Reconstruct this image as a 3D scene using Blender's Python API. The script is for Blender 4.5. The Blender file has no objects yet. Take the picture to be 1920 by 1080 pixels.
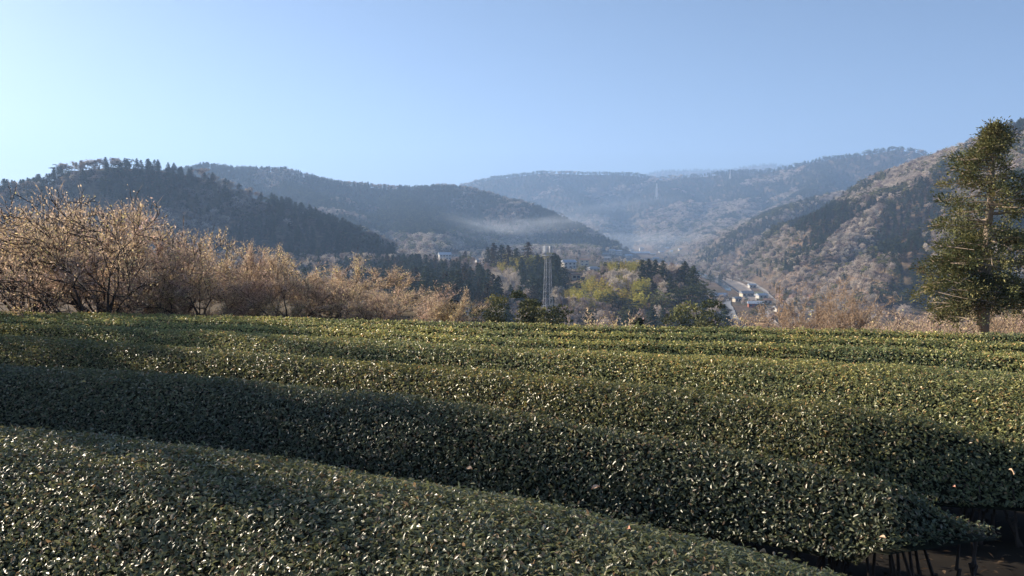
import bpy, math, random
import numpy as np
R = math.radians
random.seed(7)
rng = np.random.default_rng(11)
sc = bpy.context.scene
COL = sc.collection

# ------------------------------------------------------------------ camera
F = 1478.0                      # focal length in pixels of a 1920 wide picture
PITCH = math.atan(105.0 / F)    # horizon sits at y = 435 of 1080
CAMZ = 1.95
SF = .03                        # the field falls gently away from the camera
cam_d = bpy.data.cameras.new('camera')
cam = bpy.data.objects.new('camera', cam_d)
COL.objects.link(cam)
cam_d.sensor_width = 36.0
cam_d.lens = 36.0 * F / 1920.0
cam_d.clip_start = 0.05
cam_d.clip_end = 30000
cam.location = (0, 0, CAMZ)
cam.rotation_euler = (R(90) - PITCH, 0, 0)
sc.camera = cam

# ------------------------------------------------------------------ world, sun, exposure
SUN_AZ, SUN_EL = -60.0, 19.0    # degrees left of the view direction, above the horizon
w = bpy.data.worlds.new('World'); sc.world = w; w.use_nodes = True
nt = w.node_tree; nt.nodes.clear()
sky = nt.nodes.new('ShaderNodeTexSky'); sky.sky_type = 'NISHITA'; sky.sun_disc = False
sky.sun_elevation = R(SUN_EL); sky.sun_rotation = R(SUN_AZ)
sky.altitude = 300; sky.air_density = 0.6; sky.dust_density = 0.8; sky.ozone_density = 2.2
bg = nt.nodes.new('ShaderNodeBackground'); bg.inputs[1].default_value = 0.051
wo = nt.nodes.new('ShaderNodeOutputWorld')
nt.links.new(sky.outputs[0], bg.inputs[0]); nt.links.new(bg.outputs[0], wo.inputs[0])
sd = bpy.data.lights.new('sun', 'SUN'); sd.energy = 5.0; sd.angle = R(0.5); sd.color = (1.0, 0.86, 0.68)
sun = bpy.data.objects.new('sun', sd); COL.objects.link(sun)
sx, sy, sz = (math.sin(R(SUN_AZ)) * math.cos(R(SUN_EL)), math.cos(R(SUN_AZ)) * math.cos(R(SUN_EL)), math.sin(R(SUN_EL)))
from mathutils import Vector
sun.rotation_euler = Vector((sx, sy, sz)).to_track_quat('Z', 'Y').to_euler()
sun.location = (sx * 50, sy * 50, sz * 50)
vs = sc.view_settings
vs.view_transform = 'Standard'; vs.look = 'None'; vs.gamma = 1; vs.use_curve_mapping = False
vs.exposure = 1.5
sc.cycles.max_bounces = 6; sc.cycles.diffuse_bounces = 3; sc.cycles.glossy_bounces = 2
sc.cycles.transmission_bounces = 4; sc.cycles.volume_bounces = 1; sc.cycles.transparent_max_bounces = 6
sc.cycles.sample_clamp_indirect = 4

# ------------------------------------------------------------------ pixel <-> world
cp, sp = math.cos(PITCH), math.sin(PITCH)
def ray(px, py):                # direction with unit forward distance
    x = (px - 960.0) / F; y = -(py - 540.0) / F
    fy = cp + y * sp; fz = -sp + y * cp
    return x / fy, fz / fy      # dX/dY, dZ/dY
def P(px, py, Y):
    a, b = ray(px, py)
    return (a * Y, Y, CAMZ + b * Y)
def topx(X, Y, Z):              # numpy ok
    dz = Z - CAMZ
    d = Y * cp - dz * sp; u = Y * sp + dz * cp
    return 960 + F * X / d, 540 - F * u / d

# ------------------------------------------------------------------ numpy noise
def _hash(ix, iy, s):
    h = (ix.astype(np.int64) * 374761393 + iy.astype(np.int64) * 668265263 + s * 974711) & 0x7fffffff
    h = ((h ^ (h >> 13)) * 1274126177) & 0x7fffffff
    h = (h ^ (h >> 16)) & 0x7fffffff
    return h / float(0x7fffffff)
def vnoise(x, y, s=0):
    ix = np.floor(x); iy = np.floor(y); fx = x - ix; fy = y - iy
    fx = fx * fx * (3 - 2 * fx); fy = fy * fy * (3 - 2 * fy)
    a = _hash(ix, iy, s); b = _hash(ix + 1, iy, s); c = _hash(ix, iy + 1, s); d = _hash(ix + 1, iy + 1, s)
    return (a * (1 - fx) + b * fx) * (1 - fy) + (c * (1 - fx) + d * fx) * fy
def fbm(x, y, o=4, s=0):
    t = 0; a = .5
    for i in range(o):
        t = t + a * (vnoise(x, y, s + i * 17) * 2 - 1); x = x * 2.03 + 7.1; y = y * 2.03 + 3.7; a *= .5
    return t
def sstep(a, b, x):
    t = np.clip((x - a) / (b - a), 0, 1); return t * t * (3 - 2 * t)

# ------------------------------------------------------------------ terrain height
def ridge(pts, tree):           # (px, py, Y) skyline points; lowered by the tree height that stands on it
    out = []
    for px, py, Y in pts:
        x, y, z = P(px, py, Y); out.append((x, y, z - tree))
    return np.array(out)
RIDGES = [  # polyline, slope, rounding radius, gully strength
    (ridge([(-1300, 250, 420), (-600, 320, 480), (-150, 338, 520), (50, 334, 570), (95, 322, 590), (128, 298, 600), (210, 292, 620), (300, 298, 640), (380, 312, 650), (430, 334, 650), (490, 356, 650),
            (560, 376, 640), (600, 394, 635), (650, 416, 620), (700, 438, 600), (745, 458, 590), (790, 478, 580)], 9), .52, 18, .16),
    (ridge([(-700, 400, 1300), (100, 350, 1400), (260, 325, 1430), (380, 304, 1450), (450, 312, 1500), (530, 313, 1520), (580, 326, 1550), (640, 337, 1580), (770, 347, 1620), (830, 344, 1620), (880, 350, 1600),
            (940, 366, 1560), (1000, 382, 1500), (1050, 405, 1460), (1100, 430, 1400), (1150, 453, 1350), (1195, 474, 1300)], 11), .5, 35, .2),
    (ridge([(740, 349, 1620), (770, 385, 1350), (790, 420, 1120), (810, 455, 900)], 9), .42, 25, .15),
    (ridge([(500, 316, 1520), (600, 380, 1250), (640, 420, 1050)], 9), .45, 25, .15),
    (ridge([(500, 380, 3100), (800, 352, 3100), (870, 344, 3100), (920, 332, 3100), (1020, 319, 3050), (1100, 321, 3050), (1190, 323, 3000), (1230, 331, 2950), (1280, 326, 2900), (1370, 319, 2850), (1440, 316, 2750),
            (1500, 304, 2650), (1540, 294, 2600), (1600, 287, 2500), (1680, 273, 2400), (1720, 278, 2350), (1760, 295, 2300), (1860, 330, 2250), (2300, 300, 2200)], 12), .55, 45, .26),
    (ridge([(1010, 321, 3050), (1090, 370, 2700), (1130, 420, 2350)], 10), .5, 30, .2),
    (ridge([(1230, 333, 2950), (1290, 372, 2500), (1270, 420, 2150), (1230, 455, 1950)], 10), .5, 30, .2),
    (ridge([(1370, 320, 2850), (1410, 360, 2400), (1370, 410, 2000), (1310, 450, 1750)], 10), .5, 30, .2),
    (ridge([(1540, 296, 2600), (1540, 340, 2200), (1470, 385, 1850), (1400, 430, 1600)], 10), .52, 30, .2),
    (ridge([(1680, 345, 1500), (1600, 352, 1450), (1550, 362, 1400), (1500, 378, 1350), (1450, 398, 1300), (1400, 425, 1250), (1350, 455, 1200)], 8), .55, 25, .18),
    (ridge([(2500, 60, 600), (2100, 130, 680), (1920, 222, 740), (1880, 240, 780), (1830, 261, 830), (1780, 279, 880), (1740, 296, 920), (1700, 316, 960), (1650, 343, 1000), (1600, 365, 1040),
            (1560, 382, 1070), (1500, 406, 1100), (1440, 432, 1130), (1380, 455, 1150), (1320, 474, 1150)], 8), .62, 22, .16),
    (np.array([(1700 * .0, 9000, -50), (1, 9001, -50)], float), .5, 10, 0),
    (ridge([(1250, 318, 5600), (1370, 317, 5600), (1400, 310, 5600), (1440, 306, 5600), (1475, 311, 5600), (1600, 322, 5600)], 10), .35, 120, .12),
    # the wooded knoll between the tea field and the village
    (np.array([(-260, 520, -16), (-60, 510, -20), (0, 465, -20), (40, 430, -19), (58, 385, -19), (68, 345, -21), (68, 310, -25), (62, 275, -34)], float), .36, 22, .05),
]
def river_x(Y):
    return np.interp(Y, [0, 150, 330, 420, 600, 760, 1000, 1500, 2000, 3500], [60, 88, 104, 114, 158, 190, 215, 255, 330, 560])
def terrain(X, Y, fine=True):
    X = np.asarray(X, float); Y = np.asarray(Y, float)
    rx = river_x(Y)
    fl = -47.5 + 20.0 * (1 - sstep(-125, -20, X - rx)) + fbm(X / 60, Y / 60, 3, 5) * (.35 + 1.2 * sstep(40, 90, np.abs(X - rx)))
    fl = fl + np.maximum(0, Y - 2300) * .02
    n1 = fbm(X / 230, Y / 230, 4, 3); n2 = fbm(X / 70, Y / 70, 3, 9)
    z = fl
    for pl, slope, rr, gul in RIDGES:
        if pl[0, 1] > 8000: continue
        best = np.full(X.shape, 1e18); zr = np.zeros(X.shape)
        for a, b in zip(pl[:-1], pl[1:]):
            dx, dy = b[0] - a[0], b[1] - a[1]; L = dx * dx + dy * dy
            t = np.clip(((X - a[0]) * dx + (Y - a[1]) * dy) / L, 0, 1)
            d = np.hypot(X - a[0] - t * dx, Y - a[1] - t * dy)
            m = d < best
            best = np.where(m, d, best); zr = np.where(m, a[2] + t * (b[2] - a[2]), zr)
        g = np.minimum(best, 260)
        h = zr - slope * (np.sqrt(best * best + rr * rr) - rr) + gul * g * (n1 * 1.6 + n2 * .5) - abs(gul) * 6 * np.abs(n2) * (best < 1e9)
        k = 5.0
        dlt = np.clip(.5 + .5 * (h - z) / k, 0, 1)
        z = z + (h - z) * dlt + k * dlt * (1 - dlt)
    dr = X - rx; open_ = (1 - sstep(34, 95, dr)) * sstep(-26, -12, dr) * sstep(280, 330, Y) * (1 - sstep(1300, 1700, Y))
    z = z + (np.minimum(z, fl + .4) - z) * open_
    # field plateau we stand on: falls gently away, then drops off beyond its edge
    r = np.hypot(X, Y)
    edge = np.interp(X, [-40, -12, -3, 0, 5, 9, 14, 40], [60, 40, 28, 17, 16.5, 16.5, 17, 30])
    pl_ = -SF * np.minimum(Y, edge)
    pl_ = np.where(Y < 0, pl_ * .3, pl_)
    over = np.maximum(0, Y - edge)
    drop = pl_ - .36 * (np.sqrt(over * over + 9) - 3)
    side = np.maximum(0, np.abs(X) - 45)
    drop = drop - .12 * side
    z = np.where((Y < 260), np.maximum(z, drop) if False else z + (drop - z) * (1 - sstep(60, 150, over)) , z)
    return z
def tz(x, y):
    return float(terrain(np.array([x]), np.array([y]))[0])
_YS = np.concatenate([np.linspace(24, 400, 500), np.linspace(401, 3500, 1500)])
def hit(px, py, h=0.0, ymin=24):
    """where the sight line through a pixel first meets the terrain raised by h"""
    a, b = ray(px, py)
    ys = _YS[_YS >= ymin]
    g = terrain(a * ys, ys) + h - (CAMZ + b * ys)
    i = np.argmax(g > 0)
    if g[i] <= 0: return None
    Y = ys[i]; return (a * Y, Y, tz(a * Y, Y))

# ------------------------------------------------------------------ mesh helpers
def mesh_np(name, V, Fc, col=None, mat=None, smooth=False):
    """V (n,3), Fc (m,k) k=3 or 4, col (n,3) optional vertex colour"""
    V = np.ascontiguousarray(V, np.float32); Fc = np.ascontiguousarray(Fc, np.int32)
    me = bpy.data.meshes.new(name)
    me.vertices.add(len(V)); me.vertices.foreach_set('co', V.ravel())
    k = Fc.shape[1]; m = len(Fc)
    me.loops.add(m * k); me.loops.foreach_set('vertex_index', Fc.ravel())
    me.polygons.add(m); me.polygons.foreach_set('loop_start', np.arange(0, m * k, k, dtype=np.int32))
    try: me.polygons.foreach_set('loop_total', np.full(m, k, np.int32))
    except Exception: pass
    if smooth: me.polygons.foreach_set('use_smooth', np.ones(m, bool))
    me.update(calc_edges=True)
    if col is not None:
        at = me.color_attributes.new('Col', 'FLOAT_COLOR', 'POINT')
        c4 = np.ones((len(V), 4), np.float32); c4[:, :3] = col
        at.data.foreach_set('color', c4.ravel())
    if mat: me.materials.append(mat)
    return me
def link(o, parent=None):
    COL.objects.link(o)
    if parent: o.parent = parent
    return o
def obj(name, me, parent=None): return link(bpy.data.objects.new(name, me), parent)
def tag(o, label=None, cat=None, group=None, kind=None):
    if label: o['label'] = label
    if cat: o['category'] = cat
    if group: o['group'] = group
    if kind: o['kind'] = kind
    return o
def empty(name, loc, rz=0, label=None, cat=None, group=None):
    o = bpy.data.objects.new(name, None); COL.objects.link(o); o.location = loc; o.rotation_euler = (0, 0, rz)
    o.empty_display_size = .3
    return tag(o, label, cat, group)
def copy_tree(root):
    r = root.copy(); COL.objects.link(r)
    for ch in list(root.children):
        c = ch.copy(); COL.objects.link(c); c.parent = r
        for g in list(ch.children):
            d = g.copy(); COL.objects.link(d); d.parent = c
    return r
class MB:
    """small mesh collector"""
    def __init__(s): s.v = []; s.f = []
    def quadbox(s, c, size, rz=0, taper=1.0):
        n = len(s.v); hx, hy, hz = size[0] / 2, size[1] / 2, size[2] / 2; ca, sa = math.cos(rz), math.sin(rz)
        for z, t in ((-hz, 1), (hz, taper)):
            for x, y in ((-hx, -hy), (hx, -hy), (hx, hy), (-hx, hy)):
                s.v.append((c[0] + (x * ca - y * sa) * t, c[1] + (x * sa + y * ca) * t, c[2] + z))
        for q in ((0, 3, 2, 1), (4, 5, 6, 7), (0, 1, 5, 4), (1, 2, 6, 5), (2, 3, 7, 6), (3, 0, 4, 7)): s.f.append([n + i for i in q])
        return s
    def bar(s, a, b, r, r2=None, n=4):
        a = Vector(a); b = Vector(b); d = (b - a)
        if d.length < 1e-6: return s
        q = d.normalized(); u = q.orthogonal().normalized(); w_ = q.cross(u); k = len(s.v); r2 = r if r2 is None else r2
        for p, rr in ((a, r), (b, r2)):
            for i in range(n):
                t = 2 * math.pi * (i + .5) / n; s.v.append(tuple(p + u * (rr * math.cos(t)) + w_ * (rr * math.sin(t))))
        for i in range(n): s.f.append([k + i, k + (i + 1) % n, k + n + (i + 1) % n, k + n + i])
        s.f.append([k + i for i in range(n)][::-1]); s.f.append([k + n + i for i in range(n)])
        return s
    def face(s, pts):
        k = len(s.v); s.v += [tuple(p) for p in pts]; s.f.append(list(range(k, k + len(pts)))); return s
    def mesh(s, name, mat, smooth=False):
        me = bpy.data.meshes.new(name); me.from_pydata(s.v, [], s.f); me.update()
        if mat: me.materials.append(mat)
        if smooth: me.polygons.foreach_set('use_smooth', [True] * len(me.polygons))
        return me
    def build(s, name, mat, parent=None, smooth=False): return obj(name, s.mesh(name, mat, smooth), parent)

def leaf_cards(C, D, N, L, W, cols, segs=1, fold=.25, bend=.0):
    """leaf shaped pieces: centre C, length direction D, normal N, length L, width W (arrays)"""
    C = np.asarray(C, np.float32); n = len(C)
    D = D / (np.linalg.norm(D, axis=1, keepdims=True) + 1e-9)
    S = np.cross(D, N); S /= (np.linalg.norm(S, axis=1, keepdims=True) + 1e-9)
    N2 = np.cross(S, D)
    L = np.broadcast_to(np.asarray(L, np.float32).reshape(-1, 1), (n, 1)); W = np.broadcast_to(np.asarray(W, np.float32).reshape(-1, 1), (n, 1))
    base = C - D * L * .5; tip = C + D * L * .5 - N2 * L * bend
    l = C + S * W * .5 + N2 * W * fold; r = C - S * W * .5 + N2 * W * fold
    if segs == 1:
        V = np.stack([base, r, tip, l], 1).reshape(-1, 3)
        i = np.arange(n)[:, None] * 4
        Fc = np.concatenate([i + np.array([[0, 1, 2]]), i + np.array([[0, 2, 3]])], 0)
        k = 4
    else:
        l2 = C + D * L * .28 + S * W * .33 + N2 * (W * fold * .7 - L * bend * .35); r2 = C + D * L * .28 - S * W * .33 + N2 * (W * fold * .7 - L * bend * .35)
        l = l - D * L * .1; r = r - D * L * .1
        mid = C + N2 * 0.0
        V = np.stack([base, r, r2, tip, l2, l, mid], 1).reshape(-1, 3)
        i = np.arange(n)[:, None] * 7
        Fc = np.concatenate([i + np.array([[a, b, 6]]) for a, b in ((0, 1), (1, 2), (2, 3), (3, 4), (4, 5), (5, 0))], 0)
        k = 7
    return V, Fc, np.repeat(np.asarray(cols, np.float32), k, axis=0)
def rdir(n, r=rng):
    v = r.normal(size=(n, 3)); return v / np.linalg.norm(v, axis=1, keepdims=True)
def pick_cols(n, palette, weights, var=.18, r=rng):
    pal = np.array(palette); idx = r.choice(len(pal), n, p=np.array(weights) / np.sum(weights))
    return pal[idx] * (1 + r.normal(0, var, (n, 1))).clip(.4, 1.8)

# ------------------------------------------------------------------ materials
def foliage_mat(name, rough=.6, spec=.3, trans=.3, tint=(1, 1, 1), objvar=.0):
    m = bpy.data.materials.new(name); m.use_nodes = True; n = m.node_tree; n.nodes.clear()
    at = n.nodes.new('ShaderNodeVertexColor'); at.layer_name = 'Col'
    src = at.outputs[0]
    mx = n.nodes.new('ShaderNodeMix'); mx.data_type = 'RGBA'; mx.blend_type = 'MULTIPLY'; mx.inputs[0].default_value = 1
    n.links.new(src, mx.inputs[6]); mx.inputs[7].default_value = (*tint, 1); src = mx.outputs[2]
    if objvar:
        oi = n.nodes.new('ShaderNodeObjectInfo')
        hs = n.nodes.new('ShaderNodeHueSaturation')
        a = n.nodes.new('ShaderNodeMapRange'); a.inputs[3].default_value = 1 - objvar; a.inputs[4].default_value = 1 + objvar
        n.links.new(oi.outputs['Random'], a.inputs[0]); n.links.new(a.outputs[0], hs.inputs['Value'])
        b = n.nodes.new('ShaderNodeMath'); b.operation = 'MULTIPLY'; b.inputs[1].default_value = 7.31
        c = n.nodes.new('ShaderNodeMath'); c.operation = 'FRACT'
        d = n.nodes.new('ShaderNodeMapRange'); d.inputs[3].default_value = .5 - objvar * .06; d.inputs[4].default_value = .5 + objvar * .06
        n.links.new(oi.outputs['Random'], b.inputs[0]); n.links.new(b.outputs[0], c.inputs[0]); n.links.new(c.outputs[0], d.inputs[0]); n.links.new(d.outputs[0], hs.inputs['Hue'])
        n.links.new(src, hs.inputs['Color']); src = hs.outputs[0]
    p = n.nodes.new('ShaderNodeBsdfPrincipled'); p.inputs['Roughness'].default_value = rough
    p.inputs['Specular IOR Level'].default_value = spec
    n.links.new(src, p.inputs['Base Color'])
    o = n.nodes.new('ShaderNodeOutputMaterial')
    if trans > 0:
        t = n.nodes.new('ShaderNodeBsdfTranslucent'); ms = n.nodes.new('ShaderNodeMixShader'); ms.inputs[0].default_value = trans
        n.links.new(src, t.inputs[0]); n.links.new(p.outputs[0], ms.inputs[1]); n.links.new(t.outputs[0], ms.inputs[2]); n.links.new(ms.outputs[0], o.inputs[0])
    else: n.links.new(p.outputs[0], o.inputs[0])
    return m
def noise_mat(name, c1, c2, scale=3, rough=.9, detail=6, c3=None, bump=.0, metallic=0):
    m = bpy.data.materials.new(name); m.use_nodes = True; n = m.node_tree; n.nodes.clear()
    tc = n.nodes.new('ShaderNodeTexCoord'); nz = n.nodes.new('ShaderNodeTexNoise'); nz.inputs['Scale'].default_value = scale; nz.inputs['Detail'].default_value = detail
    n.links.new(tc.outputs['Object'], nz.inputs[0])
    cr = n.nodes.new('ShaderNodeValToRGB'); cr.color_ramp.elements[0].position = .35; cr.color_ramp.elements[0].color = (*c1, 1); cr.color_ramp.elements[1].position = .65; cr.color_ramp.elements[1].color = (*c2, 1)
    if c3: e = cr.color_ramp.elements.new(.5); e.color = (*c3, 1)
    n.links.new(nz.outputs[0], cr.inputs[0])
    p = n.nodes.new('ShaderNodeBsdfPrincipled'); p.inputs['Roughness'].default_value = rough; p.inputs['Specular IOR Level'].default_value = .25; p.inputs['Metallic'].default_value = metallic
    n.links.new(cr.outputs[0], p.inputs['Base Color'])
    if bump:
        b = n.nodes.new('ShaderNodeBump'); b.inputs['Strength'].default_value = bump; n.links.new(nz.outputs[0], b.inputs['Height']); n.links.new(b.outputs[0], p.inputs['Normal'])
    o = n.nodes.new('ShaderNodeOutputMaterial'); n.links.new(p.outputs[0], o.inputs[0])
    return m
M = dict(
    tea=foliage_mat('tea_leaf', .37, .75, .42),
    leaf=foliage_mat('dry_leaf', .7, .2, .42),
    far=foliage_mat('tree_foliage', .85, .1, .12, objvar=.22),
    conif=foliage_mat('conifer_needles', .7, .2, .12),
    bark=noise_mat('bark', (.05, .037, .028), (.12, .09, .065), 6),
    barkd=noise_mat('dark_bark', (.035, .028, .024), (.085, .065, .052), 5),
    barkp=noise_mat('pale_bark', (.26, .2, .15), (.44, .35, .27), 6),
    core=noise_mat('hedge_core', (.006, .008, .004), (.02, .022, .01), 9, bump=.3),
    soil=noise_mat('soil', (.008, .006, .005), (.022, .017, .012), 4, c3=(.014, .011, .008), bump=.4),  # soil kept near black: shade between the hedges put into its colour
    steel=noise_mat('galvanised_steel', (.24, .25, .27), (.42, .43, .45), 3, .5, metallic=.1),
    white=noise_mat('white_paint', (.7, .7, .68), (.82, .82, .8), 1, .6),
    plaster=noise_mat('plaster', (.44, .42, .39), (.58, .56, .52), .6, .85),
    cream=noise_mat('cream_render', (.5, .44, .34), (.62, .56, .45), .7, .85),
    greyroof=noise_mat('grey_roof_tiles', (.16, .17, .19), (.28, .3, .33), 1.2, .5),
    blueroof=noise_mat('pale_blue_roof', (.26, .31, .38), (.38, .44, .52), .8, .5),
    redroof=noise_mat('rust_red_siding', (.32, .1, .06), (.42, .16, .1), .8, .7),
    brownroof=noise_mat('brown_roof', (.2, .12, .08), (.3, .19, .13), .8, .7),
    glass=noise_mat('window_glass', (.03, .04, .05), (.07, .08, .1), .3, .15),
    wood=noise_mat('timber', (.16, .11, .07), (.28, .2, .13), 2, .8),
    asphalt=noise_mat('asphalt', (.045, .045, .048), (.075, .073, .072), .6, .9),
    gravel=noise_mat('river_gravel', (.15, .13, .115), (.32, .28, .25), .12, .9),
    water=noise_mat('river_water', (.03, .06, .09), (.06, .1, .14), .1, .08),
    concrete=noise_mat('concrete', (.2, .185, .17), (.3, .28, .26), .3, .85),
)
# ground: leaf litter, dry grass, a little green, bare soil near the camera
def ground_mat():
    m = bpy.data.materials.new('ground'); m.use_nodes = True; n = m.node_tree; n.nodes.clear()
    tc = n.nodes.new('ShaderNodeTexCoord')
    def nz(scale, det=8):
        x = n.nodes.new('ShaderNodeTexNoise'); x.inputs['Scale'].default_value = scale; x.inputs['Detail'].default_value = det; n.links.new(tc.outputs['Object'], x.inputs[0]); return x
    a, b = nz(.02), nz(.35)
    cr = n.nodes.new('ShaderNodeValToRGB'); els = cr.color_ramp.elements
    els[0].position = .3; els[0].color = (.10, .095, .05, 1); els[1].position = .72; els[1].color = (.2, .155, .115, 1)
    e = els.new(.5); e.color = (.16, .115, .08, 1)
    n.links.new(a.outputs[0], cr.inputs[0])
    cr2 = n.nodes.new('ShaderNodeValToRGB'); cr2.color_ramp.elements[0].position = .3; cr2.color_ramp.elements[0].color = (.45, .45, .45, 1); cr2.color_ramp.elements[1].position = .7; cr2.color_ramp.elements[1].color = (1.25, 1.2, 1.1, 1)
    n.links.new(b.outputs[0], cr2.inputs[0])
    mx = n.nodes.new('ShaderNodeMix'); mx.data_type = 'RGBA'; mx.blend_type = 'MULTIPLY'; mx.inputs[0].default_value = 1
    n.links.new(cr.outputs[0], mx.inputs[6]); n.links.new(cr2.outputs[0], mx.inputs[7])
    p = n.nodes.new('ShaderNodeBsdfPrincipled'); p.inputs['Roughness'].default_value = .95; p.inputs['Specular IOR Level'].default_value = .1
    n.links.new(mx.outputs[2], p.inputs['Base Color'])
    o = n.nodes.new('ShaderNodeOutputMaterial'); n.links.new(p.outputs[0], o.inputs[0])
    return m
M['ground'] = ground_mat()

# ------------------------------------------------------------------ the ground: one sheet in rings out to the horizon
def build_ground():
    ang = np.concatenate([np.linspace(-180, -48, 45)[:-1], np.linspace(-48, 48, 520), np.linspace(48, 180, 45)[1:-1]])
    rad = np.concatenate([[0.01], np.linspace(.8, 30, 50), np.geomspace(31, 5900, 430)])
    A, Rr = np.meshgrid(np.radians(ang), rad, indexing='ij')
    X = np.sin(A) * Rr; Y = np.cos(A) * Rr
    Yc = Y
    Z = terrain(X, Yc)
    na, nr = A.shape
    V = np.stack([X, Y, Z], -1).reshape(-1, 3)
    i = np.arange(na)[:, None]; j = np.arange(nr - 1)[None, :]; i2 = (i + 1) % na
    Fc = np.stack([(i * nr + j), (i * nr + j + 1), (i2 * nr + j + 1), (i2 * nr + j)], -1).reshape(-1, 4)
    o = obj('ground', mesh_np('ground', V, Fc[:, ::-1], None, M['ground'], True))
    tag(o, kind='structure')
build_ground()

# ------------------------------------------------------------------ tea hedges
TOP = .80                        # hedge height; silhouette curves below lie on the sloping plane of the tops
def plane_hit(px, py, h=TOP - .04):
    a, b = ray(px, py)
    Y = (CAMZ - h) / (-b - SF); return Y
BC = [  # far shoulder of each hedge as seen in the photograph
    [(-500, 762), (0, 798), (250, 826), (500, 862), (720, 895), (960, 940), (1200, 985), (1400, 1030), (1580, 1078), (1800, 1140), (2400, 1320)],
    [(-600, 668), (0, 684), (250, 696), (500, 718), (720, 740), (960, 772), (1200, 808), (1400, 842), (1600, 880), (1750, 912), (1890, 945), (2400, 1060)],
    [(-600, 607), (0, 627), (200, 640), (450, 660), (700, 678), (960, 697), (1210, 720), (1460, 743), (1710, 775), (1920, 805), (2500, 890)],
    [(-600, 592), (0, 606), (300, 616), (600, 632), (960, 653), (1260, 664), (1560, 679), (1810, 694), (1920, 702), (2500, 740)],
    [(-600, 586), (0, 596), (300, 602), (600, 614), (960, 634), (1410, 641), (1710, 653), (1920, 662), (2500, 690)],
    [(-600, 581), (0, 589), (300, 593), (600, 603), (960, 620), (1410, 626), (1710, 634), (1920, 641), (2500, 655)],
    [(-600, 577), (0, 584), (300, 587), (600, 597), (960, 606), (1410, 613), (1710, 620), (1920, 625), (2500, 634)],
]
PX = np.linspace(-560, 2460, 300)
def bcurve(k):
    pts = np.array(BC[k], float)
    xs = pts[:, 0]; ys = pts[:, 1]
    y = np.interp(PX, xs, ys)
    ker = np.ones(25) / 25; yy = np.convolve(np.pad(y, 12, mode='edge'), ker, 'valid')
    yy[:13] = y[:13]; yy[-13:] = y[-13:]
    return np.array([plane_hit(p, q) for p, q in zip(PX, yy)])
BY = [bcurve(k) for k in range(7)]
GY = [np.maximum(.9, BY[0] - 2.2)]     # near edge of the first hedge
GAP = .22
def dome_h(v, wd):
    e = np.minimum(v, 1 - v) * wd; R_ = np.clip(wd * .5, .6, 1.35)
    return TOP + .03 - .50 * np.clip(1 - e / R_, 0, 1) ** 1.8
def fit_groove(k):
    """far edge of hedge k so that its visible far shoulder falls on the traced curve"""
    tgt = np.interp(PX, [p[0] for p in BC[k]], [p[1] for p in BC[k]]); tgt = np.convolve(np.pad(tgt, 12, mode='edge'), np.ones(25) / 25, 'valid')
    lo = GY[k] + .9; hi = GY[k] + 5.5; a = np.array([ray(p, 540)[0] for p in PX]); v = np.linspace(.4, .93, 40)[:, None]
    g0 = GY[k] + (GAP if k else 0)
    for _ in range(22):
        m = (lo + hi) / 2; Yv = g0 + (m - GAP - g0) * v; X_ = a * Yv
        py = topx(X_, Yv, dome_h(v, m - GAP - g0) - SF * Yv)[1].min(0)
        far = py > tgt; lo = np.where(far, m, lo); hi = np.where(far, hi, m)
    g = (lo + hi) / 2; return np.convolve(np.pad(g, 8, mode='edge'), np.ones(17) / 17, 'valid')
for k in range(7): GY.append(fit_groove(k))
print('grooves', [[round(float(g[i]), 2) for i in (55, 150, 245)] for g in GY])
AX = np.array([ray(p, 540)[0] for p in PX])   # dX/dY per column
# the second hedge is cut off slantwise at lower right, where a path crosses
END_PX = [1400, 1500, 1620, 1750, 1850, 1897]
END_PX = [1400, 1540, 1640, 1750, 1850, 1897]
END_Y = [0.5, 3.68, 3.72, 3.84, 3.96, 3.99]
END2_PX = [1200, 1300, 1400, 1500, 1600, 1700, 1800, 1900, 2100, 2400]
END2_Y = [5.5, 5.40, 5.27, 5.14, 5.03, 4.94, 4.87, 4.81, 4.68, 4.5]
def hedge_point(k, u, v, gap=GAP):
    """u column (0..1), v across (0 near .. 1 far) -> point on canopy surface"""
    t = np.interp(u, np.linspace(0, 1, len(PX)), np.arange(len(PX)))
    i = np.clip(t.astype(int), 0, len(PX) - 2); f = t - i
    g0 = GY[k][i] * (1 - f) + GY[k][i + 1] * f
    if k == 1: g0 = np.maximum(g0, np.interp(PX[i] + f * (PX[1] - PX[0]), END_PX, END_Y))
    if k == 2: g0 = np.maximum(g0, np.interp(PX[i] + f * (PX[1] - PX[0]), END2_PX, END2_Y))
    g1 = GY[k + 1][i] * (1 - f) + GY[k + 1][i + 1] * f
    a = AX[i] * (1 - f) + AX[i + 1] * f
    gp = gap if k > 0 else 0
    Y = g0 + gp + np.maximum(g1 - g0 - gap - gp, .02) * v; X = a * Y
    s = np.abs(2 * v - 1)
    base = -SF * Y
    wd = np.maximum(g1 - g0, .36)
    dome = dome_h(v, wd - gap - gp)
    skirt = np.clip(1 - np.minimum(v, 1 - v) * (wd - gap - gp) / .13, 0, 1)
    bot = .34 + (.27 * sstep(1380, 1640, PX[i]) * ((v < .5) | (PX[i] > 1780)) if k == 1 else 0)
    z = dome * (1 - skirt ** 1.6) + skirt ** 1.6 * np.minimum(bot, dome)
    if k == 1: z = np.maximum(z, .46 * sstep(1480, 1660, PX[i]))
    lump = fbm(X * 1.1, Y * 1.1, 3, 31 + k) * .028 + fbm(X * 4, Y * 4, 2, 77) * .02
    z = z + lump * (1 - skirt)
    return X, Y, base + z
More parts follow.
